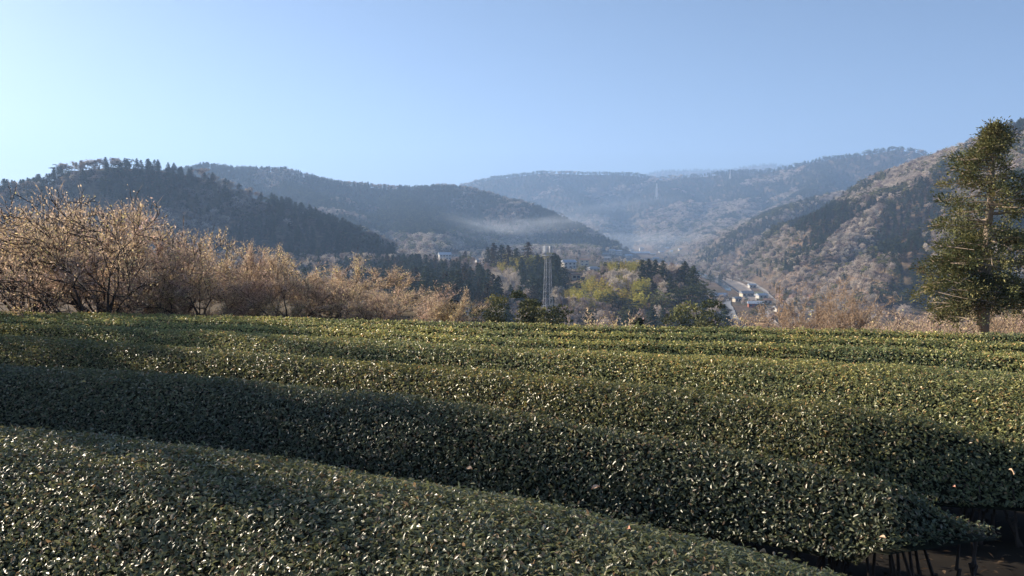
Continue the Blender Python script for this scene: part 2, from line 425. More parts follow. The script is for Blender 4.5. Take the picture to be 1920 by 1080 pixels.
HL = ['nearest tea hedge along the bottom of the field, with the largest leaves',
      'second tea hedge from the front, ending in a rounded dark tip at lower right',
      'third tea hedge from the front, long dark one running past the tip of the second',
      'fourth tea hedge from the front, its right half in full sunlight',
      'fifth tea hedge from the front, narrow sunlit band with dark left end',
      'sixth tea hedge from the front, second to last before the far field edge',
      'farthest tea hedge, pale yellow green along the skyline edge of the field']
TEA_PAL = [(.065, .078, .04), (.1, .115, .056), (.145, .152, .075), (.2, .19, .1), (.17, .115, .065), (.3, .25, .17)]
def build_hedge(k):
    # u range
    def px2u(p): return (p - PX[0]) / (PX[-1] - PX[0])
    u0, u1 = px2u(-520), px2u(2400)
    if k == 0: u1 = px2u(2150)
    if k == 1: u1 = px2u(1895)
    root = empty('tea_hedge', (0, 0, 0), label=HL[k], cat='tea hedge', group='clipped tea hedges in parallel rows')
    # body
    nu, nv = 260, 60
    vv0 = np.linspace(-1, 1, nv); vv0 = np.sign(vv0) * (1 - (1 - np.abs(vv0)) ** 1.6) * .5 + .5
    U, Vv = np.meshgrid(np.linspace(u0, u1, nu), vv0, indexing='ij')
    X, Y, Z = hedge_point(k, U, Vv)
    endf = 1 - sstep(px2u(1895) - px2u(1760), 0, px2u(1895) - U) if k == 1 else 0 * U
    base = -SF * Y
    if k == 1:
        # rounded, drooping end of this hedge
        keep = .5
    Z = base + (Z - base)
    S0 = np.stack([X, Y, Z], -1)
    nn0 = np.cross(np.gradient(S0, axis=0), np.gradient(S0, axis=1)); nn0 /= np.linalg.norm(nn0, axis=2, keepdims=True) + 1e-9; nn0[nn0[..., 2] < 0] *= -1
    core_pts = S0 - nn0 * .065
    V = core_pts.reshape(-1, 3)
    i = np.arange(nu - 1)[:, None]; j = np.arange(nv - 1)[None, :]
    Fc = np.stack([i * nv + j, (i + 1) * nv + j, (i + 1) * nv + j + 1, i * nv + j + 1], -1).reshape(-1, 4)
    # end caps down to the ground
    caps = []
    for e in (0, nu - 1):
        n0 = len(V); lowr = V[e * nv:(e + 1) * nv].copy(); lowr[:, 2] = base[e] + (.44 if k == 1 and e else .05)
        V = np.concatenate([V, lowr])
        jj = np.arange(nv - 1)
        caps.append(np.stack([e * nv + jj, e * nv + jj + 1, n0 + jj + 1, n0 + jj], -1))
    Fc = np.concatenate([Fc] + caps)
    b = obj('hedge_core', mesh_np('hedge_core', V, Fc, None, M['core'], True), root)
    # leaves: sample cells by area, fewer with distance
    X4 = S0
    d1 = X4[1:, :-1] - X4[:-1, :-1]; d2 = X4[:-1, 1:] - X4[:-1, :-1]
    cr = np.cross(d1, d2); area = np.linalg.norm(cr, axis=2); nrm = cr / (area[..., None] + 1e-12)
    nrm[nrm[..., 2] < 0] *= -1
    cc = X4[:-1, :-1]; dist = np.hypot(cc[..., 0], cc[..., 1])
    px = PX[0] + U[:-1, :-1] * (PX[-1] - PX[0])
    inview = (px > -120) & (px < 2040)
    size = np.clip(.0225 + .0012 * dist, .0245, .041)
    dens = 2.1 / (size * size * .42) * np.where(inview, 1, .35)
    dens = np.where(dist < 1.6, dens * .5, dens)
    lam = area * dens
    cnt = rng.poisson(lam); idx = np.repeat(np.arange(cnt.size), cnt.ravel())
    n = len(idx)
    iu, iv = np.unravel_index(idx, cnt.shape)
    uu = U[iu, iv] + rng.random(n) * (U[1, 0] - U[0, 0]); vv = Vv[iu, iv] + rng.random(n) * (Vv[iu, iv + 1] - Vv[iu, iv])
    x, y, z = hedge_point(k, uu, vv)
    nn = nrm[iu, iv]; sz = size[iu, iv] * rng.uniform(.65, 1.35, n)
    C = np.stack([x, y, z], 1) + nn * (rng.uniform(-.055, .012, n)[:, None])
    # sprays stick out a little here and there
    C[:, 2] += np.where(rng.random(n) < .06, rng.uniform(0, .035, n), 0)
    N = nn * 1.0 + rdir(n) * .72; D = rdir(n) + nn * .4
    D = D - N * (np.sum(D * N, 1, keepdims=True) / np.sum(N * N, 1, keepdims=True)) * .7
    # patches of yellower and browner foliage
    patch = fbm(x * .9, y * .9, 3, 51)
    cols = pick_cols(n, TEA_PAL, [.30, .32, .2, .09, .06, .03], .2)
    warm = np.clip(patch * 1.6 + .35 * np.clip(1.6 - 4 * np.abs(vv - .5), -.5, 1), -.5, .8)[:, None]  # random patches, plus a sunlit crest painted lighter along each row
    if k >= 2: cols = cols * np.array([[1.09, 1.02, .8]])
    cols = cols * (3.6 if k >= 4 else (2.8 if k == 3 else (1.75 if k == 2 else 1.4))) * (1 + warm * np.array([[.32, .22, .08]]))  # far rows painted brighter and yellower: sunlight put into the leaf colour
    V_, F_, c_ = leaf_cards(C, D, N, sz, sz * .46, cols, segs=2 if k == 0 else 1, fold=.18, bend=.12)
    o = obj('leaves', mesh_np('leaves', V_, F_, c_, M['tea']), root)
    # bare stems under the skirt, seen on the near side of the first rows
    if k <= 2:
        mb = MB()
        for q in range(150 if k != 1 else 70):
            uq = np.array([random.uniform(u0 + (u1 - u0) * .25, u1 - .003)]); vq = random.choice([random.uniform(.0, .05), random.uniform(.03, .25)])
            xx, yy, zz = [float(t[0]) for t in hedge_point(k, uq, np.array([vq]))]
            g = -SF * yy
            tx, ty = xx + random.uniform(-.18, .18), yy + random.uniform(-.05, .15)
            mb.bar((xx, yy + .08, g - .02), ((xx + tx) / 2 + random.uniform(-.03, .03), (yy + ty) / 2 + .09, g + .2), .015, .011, 5); mb.bar(((xx + tx) / 2, (yy + ty) / 2 + .09, g + .19), (tx, ty + .1, g + .42), .011, .006, 4)
        mb.build('stems', M['barkd'], root)['kind'] = 'stuff'
    return n
def soil_sheet():
    xs, ys = np.meshgrid(np.linspace(-14, 14, 150), np.linspace(.3, 19, 110), indexing='ij')
    zs = -SF * ys + .03 + fbm(xs * 2, ys * 2, 4, 8) * .045
    V = np.stack([xs, ys, zs], -1).reshape(-1, 3); i = np.arange(149)[:, None]; j = np.arange(109)[None, :]
    Fc = np.stack([i * 110 + j, (i + 1) * 110 + j, (i + 1) * 110 + j + 1, i * 110 + j + 1], -1).reshape(-1, 4)
    tag(obj('field_soil', mesh_np('field_soil', V, Fc, None, M['soil'], True)), kind='structure')
    n = 9000; x = rng.uniform(-5, 6, n); y = rng.uniform(.5, 7, n); z = -SF * y + .045 + rng.uniform(0, .02, n)
    sz = rng.uniform(.02, .06, n); c = pick_cols(n, [(.06, .04, .025), (.1, .07, .045), (.035, .025, .018), (.2, .14, .09)], [1, 1, 1, .3], .25)
    V, F_, c = leaf_cards(np.stack([x, y, z], 1), rdir(n) * np.array([[1, 1, .2]]), rdir(n) * .4 + np.array([[0, 0, 1.]]), sz, sz * .45, c, 1, .2)
    tag(obj('leaf_litter', mesh_np('leaf_litter', V, F_, c, M['leaf'])), 'brown fallen leaf litter on the dark soil between the tea hedges', 'leaf litter', kind='stuff')
soil_sheet()
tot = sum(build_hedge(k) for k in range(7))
print('tea leaves', tot)

# ------------------------------------------------------------------ tree prototypes (mesh data only)
def branch_system(r, stems, levels, spread, ratio, up=.25, seg=3, jitter=.25, kids=(3, 5), thin=.55):
    """returns bars [(a,b,ra,rb)], tips [(p,dir,level)]"""
    bars = []; tips = []
    def grow(p, d, L, rad, lev):
        q = np.array(p, float); dd = np.array(d, float)
        for s_ in range(seg):
            dd = dd + r.normal(0, jitter, 3) * .5; dd[2] += up * .25; dd /= np.linalg.norm(dd)
            q2 = q + dd * L / seg; r2 = rad * (1 - .3 / seg * (s_ + 1))
            bars.append((q.copy(), q2.copy(), rad, r2)); q = q2; rad = r2
            if lev < levels and s_ < seg - 1 and r.random() < .75:
                e = dd + r.normal(0, spread, 3); e /= np.linalg.norm(e); grow(q, e, L * ratio * r.uniform(.6, 1.0), rad * thin, lev + 1)
        if lev < levels:
            for _ in range(r.integers(*kids)):
                e = dd + r.normal(0, spread, 3); e[2] += up; e /= np.linalg.norm(e)
                grow(q, e, L * ratio * r.uniform(.75, 1.15), rad * .66, lev + 1)
        else: tips.append((q, dd))
    for (p, d, L, rad) in stems: grow(p, d, L, rad, 0)
    return bars, tips
def bars_np(bars, n=3):
    A = np.array([b[0] for b in bars]); B = np.array([b[1] for b in bars]); ra = np.array([b[2] for b in bars]); rb = np.array([b[3] for b in bars])
    d = B - A; d /= (np.linalg.norm(d, axis=1, keepdims=True) + 1e-9)
    h = np.where(np.abs(d[:, 2:3]) < .9, np.array([[0, 0, 1.]]), np.array([[1., 0, 0]]))
    u = np.cross(d, h); u /= np.linalg.norm(u, axis=1, keepdims=True); w_ = np.cross(d, u)
    ring = []
    for p, rr in ((A, ra), (B, rb)):
        for i in range(n):
            t = 2 * math.pi * i / n; ring.append(p + (u * math.cos(t) + w_ * math.sin(t)) * rr[:, None])
    V = np.stack(ring, 1).reshape(-1, 3)
    k = np.arange(len(bars))[:, None] * 2 * n
    Fc = np.concatenate([k + np.array([[i, (i + 1) % n, n + (i + 1) % n, n + i]]) for i in range(n)], 0)
    return V, Fc

def proto_conifer(seed, h=12.0, rad=2.6, pal=None, dens=1.0):
    r = np.random.default_rng(seed)
    pal = pal or [(.035, .05, .026), (.05, .068, .032), (.07, .085, .038), (.085, .07, .04)]
    C = []; D = []; S = []
    nb = int(150 * dens)
    for i in range(nb):
        t = r.random() ** .85; zz = h * (.10 + .90 * t); L = rad * (1 - t ** 2.3) ** .75 * r.uniform(.65, 1.1) + .18
        a = r.random() * 6.283
        nk = max(3, int(11 * L / rad + 3))
        for j in range(nk):
            f = (j + r.random()) / nk; 
            C.append((math.cos(a) * L * f, math.sin(a) * L * f, zz + L * (.18 * f - .42 * f * f) + r.normal(0, .09)))
            D.append((math.cos(a), math.sin(a), -.3)); S.append(.62 * r.uniform(.6, 1.2))
    C = np.array(C); D = np.array(D); S = np.array(S); n = len(C)
    C = C + r.normal(0, .12, C.shape)
    N = rdir(n, r) * .9 + np.array([[0, 0, .6]]); D = D + rdir(n, r) * .9
    cols = pick_cols(n, pal, [1, 1.2, .8, .25], .2, r)
    V, Fc, c = leaf_cards(C, D, N, S, S * .5, cols, 1, .2)
    me = mesh_np('crown', V, Fc, c, M['far'])
    mt = MB().bar((0, 0, -1), (0, 0, h * .9), .2, .04, 6).mesh('trunk', M['barkd'])
    return me, mt
def proto_broad(seed, h=9.0, rad=3.4, pal=None, size=.42, nclump=34, per=46, flat=1.0):
    r = np.random.default_rng(seed)
    pal = pal or [(.045, .06, .028), (.065, .08, .034), (.09, .1, .042), (.12, .115, .05)]
    cz = h * .55; rz = h * .47 * flat
    C = []; N = []; cl = []
    palA = np.array(pal)
    for i in range(nclump):
        d = rdir(1, r)[0]; d[2] = d[2] * .9 + .15
        rr = r.uniform(.45, 1.0); c0 = np.array([d[0] * rad * rr, d[1] * rad * rr, cz + d[2] * rz * rr]); s_ = r.uniform(.5, 1.05) * rad * .32
        base = palA[r.integers(len(palA))] * r.uniform(.75, 1.3)
        q = rdir(per, r) ; q[:, 2] = np.abs(q[:, 2]) * .75 - .1
        C.append(c0 + q * s_ * r.uniform(.55, 1.1, (per, 1))); N.append(q); cl.append(np.tile(base, (per, 1)) * r.uniform(.75, 1.3, (per, 1)))
    C = np.concatenate(C); N = np.concatenate(N); cl = np.concatenate(cl); n = len(C)
    S = size * r.uniform(.6, 1.3, n)
    V, Fc, c = leaf_cards(C, rdir(n, r), N * .7 + rdir(n, r) * .6, S, S * .6, cl, 1, .15)
    me = mesh_np('crown', V, Fc, c, M['far'])
    mb = MB().bar((0, 0, -1), (0, 0, h * .6), .2, .12, 6)
    for a in range(5): mb.bar((0, 0, h * .3), (math.cos(a * 1.3) * rad * .5, math.sin(a * 1.3) * rad * .5, h * .62), .1, .04, 4)
    return me, mb.mesh('trunk', M['barkd'])
def proto_bare(seed, h=8.5, pal=None, twig=.75, ntw=5, spread=.55, levels=4):
    r = np.random.default_rng(seed)
    pal = pal or [(.62, .54, .46), (.54, .47, .41), (.7, .61, .51), (.58, .52, .42)]
    bars, tips = branch_system(r, [((0, 0, 0), (0, 0, 1), h * .27, .17)], levels, spread, .74, .18, 2, .22, (2, 5))
    T = np.array([t[0] for t in tips]); TD = np.array([t[1] for t in tips])
    sc_ = h * .93 / T[:, 2].max()
    bars = [(a * sc_, b * sc_, max(ra, .022), max(rb, .022)) for a, b, ra, rb in bars]; T = T * sc_
    bars.append((np.array([0, 0, -1.]), np.array([0, 0, 0.]), .19, .17))
    V, Fc = bars_np(bars); mt = mesh_np('trunk', V, Fc, None, M['barkp'])
    T = np.repeat(T, ntw, 0); TD = np.repeat(TD, ntw, 0); n = len(T)
    D = TD * .9 + rdir(n, r) * .8; D /= np.linalg.norm(D, axis=1, keepdims=True)
    L = twig * r.uniform(.5, 1.3, n)
    cols = pick_cols(n, pal, [1, 1, 1, .6], .15, r)
    V, Fc, c = leaf_cards(T + D * L[:, None] * .45, D, rdir(n, r), L, L * .13 + .02, cols, 1, 0)
    # second set of finer side twigs
    D2 = D + rdir(n, r) * .9
    V2, F2, c2 = leaf_cards(T + D * L[:, None] * .6 + r.normal(0, .12, (n, 3)), D2, rdir(n, r), L * .6, L * .11 + .02, cols, 1, 0)
    V = np.concatenate([V, V2]); Fc = np.concatenate([Fc, F2 + n * 4]); c = np.concatenate([c, c2])
    return mesh_np('crown', V, Fc, c, M['far']), mt
def proto_bamboo(seed, h=9.0):
    r = np.random.default_rng(seed); C = []; D = []; S = []; bars = []
    for i in range(26):
        a = r.random() * 6.28; d0 = r.random() ** .5 * 1.9; x, y = math.cos(a) * d0, math.sin(a) * d0; lx, ly = r.normal(0, .9, 2); hh = h * r.uniform(.72, 1.05)
        p = np.array([x, y, -.5])
        for s_ in range(8):
            t = (s_ + 1) / 8; q = np.array([x + lx * t ** 2.6, y + ly * t ** 2.6, hh * (t - .07 * t ** 5)]); bars.append((p, q, .05 * (1.05 - t), .05 * (1.02 - t))); p = q
            if s_ >= 3:
                k = int(16 * (1.2 - abs(t - .8)))
                for _ in range(k):
                    C.append(q + r.normal(0, .3 * (1.35 - t), 3)); D.append((lx * .3 + r.normal(0, .6), ly * .3 + r.normal(0, .6), .35 - t * .7)); S.append(r.uniform(.25, .55))
    C = np.array(C); n = len(C); S = np.array(S)
    cols = pick_cols(n, [(.48, .42, .08), (.6, .5, .11), (.68, .56, .15), (.34, .34, .08)], [1, 1, .7, .8], .2, r)
    V, Fc, c = leaf_cards(C, np.array(D), rdir(n, r) + np.array([[0, 0, .8]]), S, S * .42, cols, 1, .15)
    V1, F1 = bars_np(bars)
    culm = noise_mat('bamboo_culm', (.14, .16, .05), (.24, .24, .09), 2) if 'culm' not in M else M['culm']; M['culm'] = culm
    return mesh_np('crown', V, Fc, c, M['far']), mesh_np('culms', V1, F1, None, culm)

PR = {}
PR['cedar'] = [proto_conifer(s, 12, 2.4 + .3 * (s % 3)) for s in (1, 2, 3)]
PR['browncedar'] = [proto_conifer(s, 12, 2.6, [(.055, .05, .026), (.075, .062, .03), (.1, .07, .035), (.14, .08, .04)]) for s in (4, 5)]
PR['broad'] = [proto_broad(s) for s in (6, 7, 8)]
PR['olive'] = [proto_broad(s, 7.5, 3.0, [(.15, .15, .055), (.2, .19, .07), (.25, .225, .08), (.12, .13, .05)], .36) for s in (9, 10)]
PR['bare'] = [proto_bare(s) for s in (11, 12, 13)]
PR['purple'] = [proto_bare(s, 8, [(.34, .265, .24), (.4, .31, .27), (.29, .24, .215), (.43, .36, .3)], .8, 6) for s in (14, 15)]
PR['fine'] = [proto_broad(s, 7.5, 3.0, [(.09, .1, .045), (.14, .14, .06), (.2, .19, .075), (.11, .115, .05)], .17, 60, 190) for s in (21, 22)]
PR['bamboo'] = [proto_bamboo(s) for s in (16, 17)]
H0 = dict(fine=7.5, cedar=12, browncedar=12, broad=9, olive=7.5, bare=8.5, purple=8, bamboo=9)

# ------------------------------------------------------------------ woods on the hills: one scattered mass per hill
src_col = bpy.data.collections.new('wood_sources')     # never linked to the scene: only read by the scatter
SRC = []
def joined(me_c, me_t, nm):
    # crown and trunk as one mesh so that one instance is one tree
    va = np.empty(len(me_c.vertices) * 3, np.float32); me_c.vertices.foreach_get('co', va); va = va.reshape(-1, 3)
    fa = np.array([p.vertices[:] for p in me_c.polygons], np.int32)
    ca = np.empty(len(va) * 4, np.float32); me_c.color_attributes['Col'].data.foreach_get('color', ca); ca = ca.reshape(-1, 4)[:, :3]
    vb = np.empty(len(me_t.vertices) * 3, np.float32); me_t.vertices.foreach_get('co', vb); vb = vb.reshape(-1, 3)
    fb = []
    for p in me_t.polygons:
        q = p.vertices[:]
        for i in range(1, len(q) - 1): fb.append((q[0], q[i], q[i + 1]))
    fb = np.array(fb, np.int32) + len(va)
    cb = np.tile(np.array([[.11, .085, .065]]), (len(vb), 1))
    return mesh_np(nm, np.concatenate([va, vb]), np.concatenate([fa, fb]), np.concatenate([ca, cb]), M['far'])
KIDX = {}
for kname in ('cedar', 'browncedar', 'broad', 'olive', 'bare', 'purple'):
    for (mc, mt) in PR[kname]:
        nm = 'source_%02d' % len(SRC); o = bpy.data.objects.new(nm, joined(mc, mt, nm)); src_col.objects.link(o)
        KIDX.setdefault(kname, []).append(len(SRC)); SRC.append(o)
def scatter_tree():
    g = bpy.data.node_groups.new('scatter_wood', 'GeometryNodeTree')
    g.interface.new_socket('Geometry', in_out='INPUT', socket_type='NodeSocketGeometry'); g.interface.new_socket('Geometry', in_out='OUTPUT', socket_type='NodeSocketGeometry')
    N = g.nodes; Lk = g.links
    gi = N.new('NodeGroupInput'); go = N.new('NodeGroupOutput'); ci = N.new('GeometryNodeCollectionInfo')
    ci.inputs['Collection'].default_value = src_col; ci.inputs['Separate Children'].default_value = True; ci.inputs['Reset Children'].default_value = True
    io = N.new('GeometryNodeInstanceOnPoints'); io.inputs['Pick Instance'].default_value = True
    def at(nm, t):
        x = N.new('GeometryNodeInputNamedAttribute'); x.data_type = t; x.inputs['Name'].default_value = nm; return x.outputs[0]
    Lk.new(gi.outputs[0], io.inputs['Points']); Lk.new(ci.outputs[0], io.inputs['Instance'])
    Lk.new(at('pick', 'INT'), io.inputs['Instance Index']); Lk.new(at('rotv', 'FLOAT_VECTOR'), io.inputs['Rotation']); Lk.new(at('sclv', 'FLOAT_VECTOR'), io.inputs['Scale'])
    Lk.new(io.outputs[0], go.inputs[0])
    return g
GN = scatter_tree()
def wood(name, label, X, Y, kinds, hs, wsc):
    Z = terrain(X, Y) - .3; n = len(X)
    me = bpy.data.meshes.new(name); me.vertices.add(n); me.vertices.foreach_set('co', np.stack([X, Y, Z], 1).astype(np.float32).ravel()); me.update()
    pick = np.array([KIDX[k][rng.integers(len(KIDX[k]))] for k in kinds], np.int32)
    a = me.attributes.new('pick', 'INT', 'POINT'); a.data.foreach_set('value', pick)
    rot = np.zeros((n, 3), np.float32); rot[:, 2] = rng.random(n) * 6.283
    a = me.attributes.new('rotv', 'FLOAT_VECTOR', 'POINT'); a.data.foreach_set('vector', rot.ravel())
    s = hs / np.array([H0[k] for k in kinds]); S = np.stack([s * wsc, s * wsc, s], 1).astype(np.float32)
    a = me.attributes.new('sclv', 'FLOAT_VECTOR', 'POINT'); a.data.foreach_set('vector', S.ravel())
    o = obj(name, me); md = o.modifiers.new('scatter', 'NODES'); md.node_group = GN
    tag(o, label, 'wood', kind='stuff')
    return o
def jitter_grid(x0, x1, y0, y1, st):
    xs, ys = np.meshgrid(np.arange(x0, x1, st), np.arange(y0, y1, st)); n = xs.size
    return xs.ravel() + rng.uniform(-.5, .5, n) * st, ys.ravel() + rng.uniform(-.5, .5, n) * st
def facing(X, Y, Z):            # drop trees on slopes turned well away from the camera
    e = 12.0; r = np.hypot(X, Y); dx, dy = X / r, Y / r
    return (terrain(X + dx * e, Y + dy * e) - Z) / e - (Z + 12 - CAMZ) / r
def in_frame(px, m=220): return (px > -m - 200) & (px < 1920 + m + 550)
def ell(px, py, cx, cy, rx, ry, ang=0):
    c, s = math.cos(R(ang)), math.sin(R(ang)); u = (px - cx) * c + (py - cy) * s; v = -(px - cx) * s + (py - cy) * c
    return (u / rx) ** 2 + (v / ry) ** 2 < 1
def choose(masks_kinds, n, default):
    out = np.array([default] * n, dtype=object)
    for m, kd in masks_kinds:
        r_ = rng.random(n); ks = list(kd.items()); acc = 0; tot_ = sum(v for _, v in ks)
        pickk = np.array([ks[0][0]] * n, dtype=object)
        for kk, vv in ks:
            pickk[(r_ >= acc / tot_)] = kk; acc += vv
        out[m] = pickk[m]
    return out
def valley(X, Y):               # True on the open valley floor
    return terrain(X, Y) < -42.5

# left hill: dark cedars with bare patches
X, Y = jitter_grid(-700, 40, 230, 800, 6.2)
Z = terrain(X, Y); px, py = topx(X, Y, Z); ok = in_frame(px) & (facing(X, Y, Z) > -.34) & (px < 840) & ~((px > 700) & (Y < 420)) & ~((px > 740) & (py > 470)) & (Y > 560 - 1.2 * (px + 300) * .25)
X, Y, px, py = X[ok], Y[ok], px[ok], py[ok]; n = len(X)
nz = fbm(X / 45, Y / 45, 3, 21)
foot = (py > 405 + (px - 300) * .06) & (nz > -.25)
kd = choose([(nz > -.02, dict(cedar=.75, browncedar=.05, broad=.2)), (nz <= -.02, dict(purple=.5, bare=.2, cedar=.3)), ((nz > .18), dict(cedar=1)), (foot & (nz < .12), dict(purple=.6, bare=.4)),
             (ell(px, py, 680, 425, 75, 14, 30), dict(purple=.7, bare=.3))], n, 'cedar')
hs = rng.uniform(7.5, 10.2, n) * np.where(np.isin(kd, ['purple', 'bare']), .85, 1)
wood('left_hill_wood', 'dark wood of cedars and bare trees on the near left hill', X, Y, kd, hs, rng.uniform(1.15, 1.55, n))
print('left', n)

# middle hill
X, Y = jitter_grid(-1100, 330, 830, 1750, 8.2)
Z = terrain(X, Y); px, py = topx(X, Y, Z); ok = in_frame(px, 60) & (facing(X, Y, Z) > -.34) & (X < river_x(Y) - 60) & (py < 474)
X, Y, px, py = X[ok], Y[ok], px[ok], py[ok]; n = len(X); nz = fbm(X / 90, Y / 90, 3, 22)
kd = choose([(nz > -.2, dict(cedar=.7, broad=.3)), (nz <= -.2, dict(purple=.6, bare=.2, cedar=.2)), ((py > 438) & (nz < .1), dict(bare=.5, purple=.3, olive=.2)), (ell(px, py, 800, 420, 110, 28), dict(cedar=.6, broad=.4))], n, 'cedar')
wood('middle_hill_wood', 'blue grey wood on the long middle hill behind the left hill', X, Y, kd, rng.uniform(9, 13, n) * np.where(np.isin(kd, ['purple', 'bare']), .85, 1), rng.uniform(1.1, 1.5, n))
print('middle', n)

# far hill
X, Y = jitter_grid(-500, 1900, 1500, 3300, 13.5)
Z = terrain(X, Y); px, py = topx(X, Y, Z); ok = in_frame(px, 40) & (px > 820) & (facing(X, Y, Z) > -.30) & ~valley(X, Y) & (py < 462) & (X > river_x(Y) - 700)
X, Y, px, py = X[ok], Y[ok], px[ok], py[ok]; n = len(X); nz = fbm(X / 150, Y / 150, 3, 23)
kd = choose([(nz > -.1, dict(cedar=.55, broad=.45)), (nz <= -.1, dict(purple=.3, bare=.5, broad=.2)), (py > 420, dict(bare=.6, broad=.2, olive=.2))], n, 'cedar')
wood('far_hill_wood', 'hazy blue wood on the far ridge across the valley', X, Y, kd, rng.uniform(10, 15, n), rng.uniform(1.4, 2.0, n))
print('far', n)
X, Y = jitter_grid(900, 2500, 5300, 5750, 40)
wood('distant_hill_wood', 'palest wood on the farthest summit peeping over the ridge', X, Y, np.array(['cedar'] * len(X), dtype=object), rng.uniform(12, 18, len(X)), rng.uniform(2.2, 3, len(X)))

# right hill, closest and best lit: bands of bare trees and dark cedars
X, Y = jitter_grid(60, 900, 170, 1550, 5.5)
Z = terrain(X, Y); px, py = topx(X, Y, Z)
roadx = river_x(Y)
ok = in_frame(px, 60) & (facing(X, Y, Z) > -.30) & (X > roadx + 30) & (Z > -45.2) & ((X > roadx + 60) | (Y > 850))
ok &= (rng.random(len(X)) < np.where(Y > 1100, .7, 1))
X, Y, px, py = X[ok], Y[ok], px[ok], py[ok]; n = len(X); nz = fbm(X / 50, Y / 50, 3, 24); nz2 = fbm(X / 24, Y / 24, 2, 29)
dark = ell(px, py, 1690, 500, 95, 55, -35) | ell(px, py, 1700, 440, 60, 40, -30) | ell(px, py, 1520, 470, 70, 18, -38) | ell(px, py, 1540, 415, 60, 26, -20) | ell(px, py, 1690, 560, 60, 45, 0) | ell(px, py, 1620, 420, 60, 22, -35) | ell(px, py, 1830, 560, 100, 40, 0) | ell(px, py, 1790, 340, 110, 22, -33) | ell(px, py, 1700, 385, 80, 14, -35) | ell(px, py, 1880, 260, 60, 20, -35) | ell(px, py, 1900, 400, 70, 60, 0)
pale = ell(px, py, 1600, 440, 80, 16, -40) | ell(px, py, 1760, 300, 110, 14, -33) | ell(px, py, 1560, 540, 120, 40, -10) | ell(px, py, 1690, 330, 80, 12, -35) | ell(px, py, 1770, 480, 30, 50, 0)
kd = choose([(nz > .12, dict(cedar=.5, olive=.15, broad=.25, bare=.1)), (nz <= .12, dict(bare=.55, purple=.3, olive=.1, broad=.05)), (nz2 > .28, dict(olive=.4, broad=.4, cedar=.2)), (dark, dict(cedar=.65, browncedar=.2, broad=.15)), (pale, dict(bare=.7, purple=.25, olive=.05))], n, 'bare')
wood('right_hill_wood', 'sunlit wood of bare trees and dark cedar bands on the right hill', X, Y, kd, rng.uniform(6.5, 10.5, n) * np.where(np.isin(kd, ['purple', 'bare']), .85, 1.0), rng.uniform(.95, 1.35, n))
print('right', n)

# ------------------------------------------------------------------ valley floor: river, gravel, road
def ribbon(name, pts, width, mat, lift=.25, flat=False):
    pts = np.array(pts, float); t = np.linspace(0, 1, 90)
    q = np.linspace(0, len(pts) - 1, 90); xs = np.interp(q, range(len(pts)), pts[:, 0]); ys = np.interp(q, range(len(pts)), pts[:, 1])
    ws = np.interp(q, range(len(pts)), np.array(width) if np.ndim(width) else np.full(len(pts), width))
    dx = np.gradient(xs); dy = np.gradient(ys); L = np.hypot(dx, dy); nx, ny = dy / L, -dx / L
    cols_ = np.linspace(-.5, .5, 5); V = []
    wob = fbm(xs / 9, ys / 9, 2, 3) * .12
    for c_ in cols_:
        V.append(np.stack([xs + nx * ws * (c_ * (1 + wob)), ys + ny * ws * (c_ * (1 + wob)), 0 * xs], 1))
    V = np.stack(V, 1); Z = terrain(V[..., 0], V[..., 1]); Z = (Z if not flat else np.convolve(np.pad(Z.mean(1), 4, mode='edge'), np.ones(9) / 9, 'valid')[:, None] + 0 * Z) + lift
    V[..., 2] = Z
    a = V.shape[1]; i = np.arange(89)[:, None]; j = np.arange(a - 1)[None, :]
    Fc = np.stack([i * a + j, i * a + j + 1, (i + 1) * a + j + 1, (i + 1) * a + j], -1).reshape(-1, 4)
    V2 = V.reshape(-1, 3)
    # sides down into the ground
    n0 = len(V2); lo = np.concatenate([V[:, 0], V[:, -1]]); lo[:, 2] -= 3.0; V2 = np.concatenate([V2, lo]); k = np.arange(89)
    s1 = np.stack([k * a, n0 + k, n0 + k + 1, (k + 1) * a], -1); s2 = np.stack([k * a + a - 1, (k + 1) * a + a - 1, n0 + 90 + k + 1, n0 + 90 + k], -1)
    return tag(obj(name, mesh_np(name, V2, np.concatenate([Fc, s1, s2]), None, mat, False)), kind='structure')
def along(off, ys): return [(float(river_x(np.array(q))) + off, q) for q in ys]
M['yard'] = noise_mat('yard_paving', (.09, .1, .12), (.15, .16, .18), .08, .9)  # paving darkened: the knoll's shade is painted into its colour
ribbon('paved_yard', along(-3, (300, 350, 400, 450, 500, 560, 600)), [22, 23, 23, 22, 21, 20, 18], M['yard'], .3)
ribbon('river', along(12, (660, 700, 760, 840, 920, 1040, 1200)), [4, 8, 11, 12, 11, 10, 8], M['water'], .2, True)
ribbon('gravel_bank', along(24, (560, 600, 660, 720, 780, 840, 900)), [4, 9, 14, 18, 16, 11, 5], M['gravel'], .35)
ribbon('road', along(40, (300, 380, 460, 540, 640, 740, 860, 1000, 1150)), 3.6, M['concrete'], .5)
ribbon('farm_track', along(26, (340, 420, 500, 560)), 4.5, M['gravel'], .5)
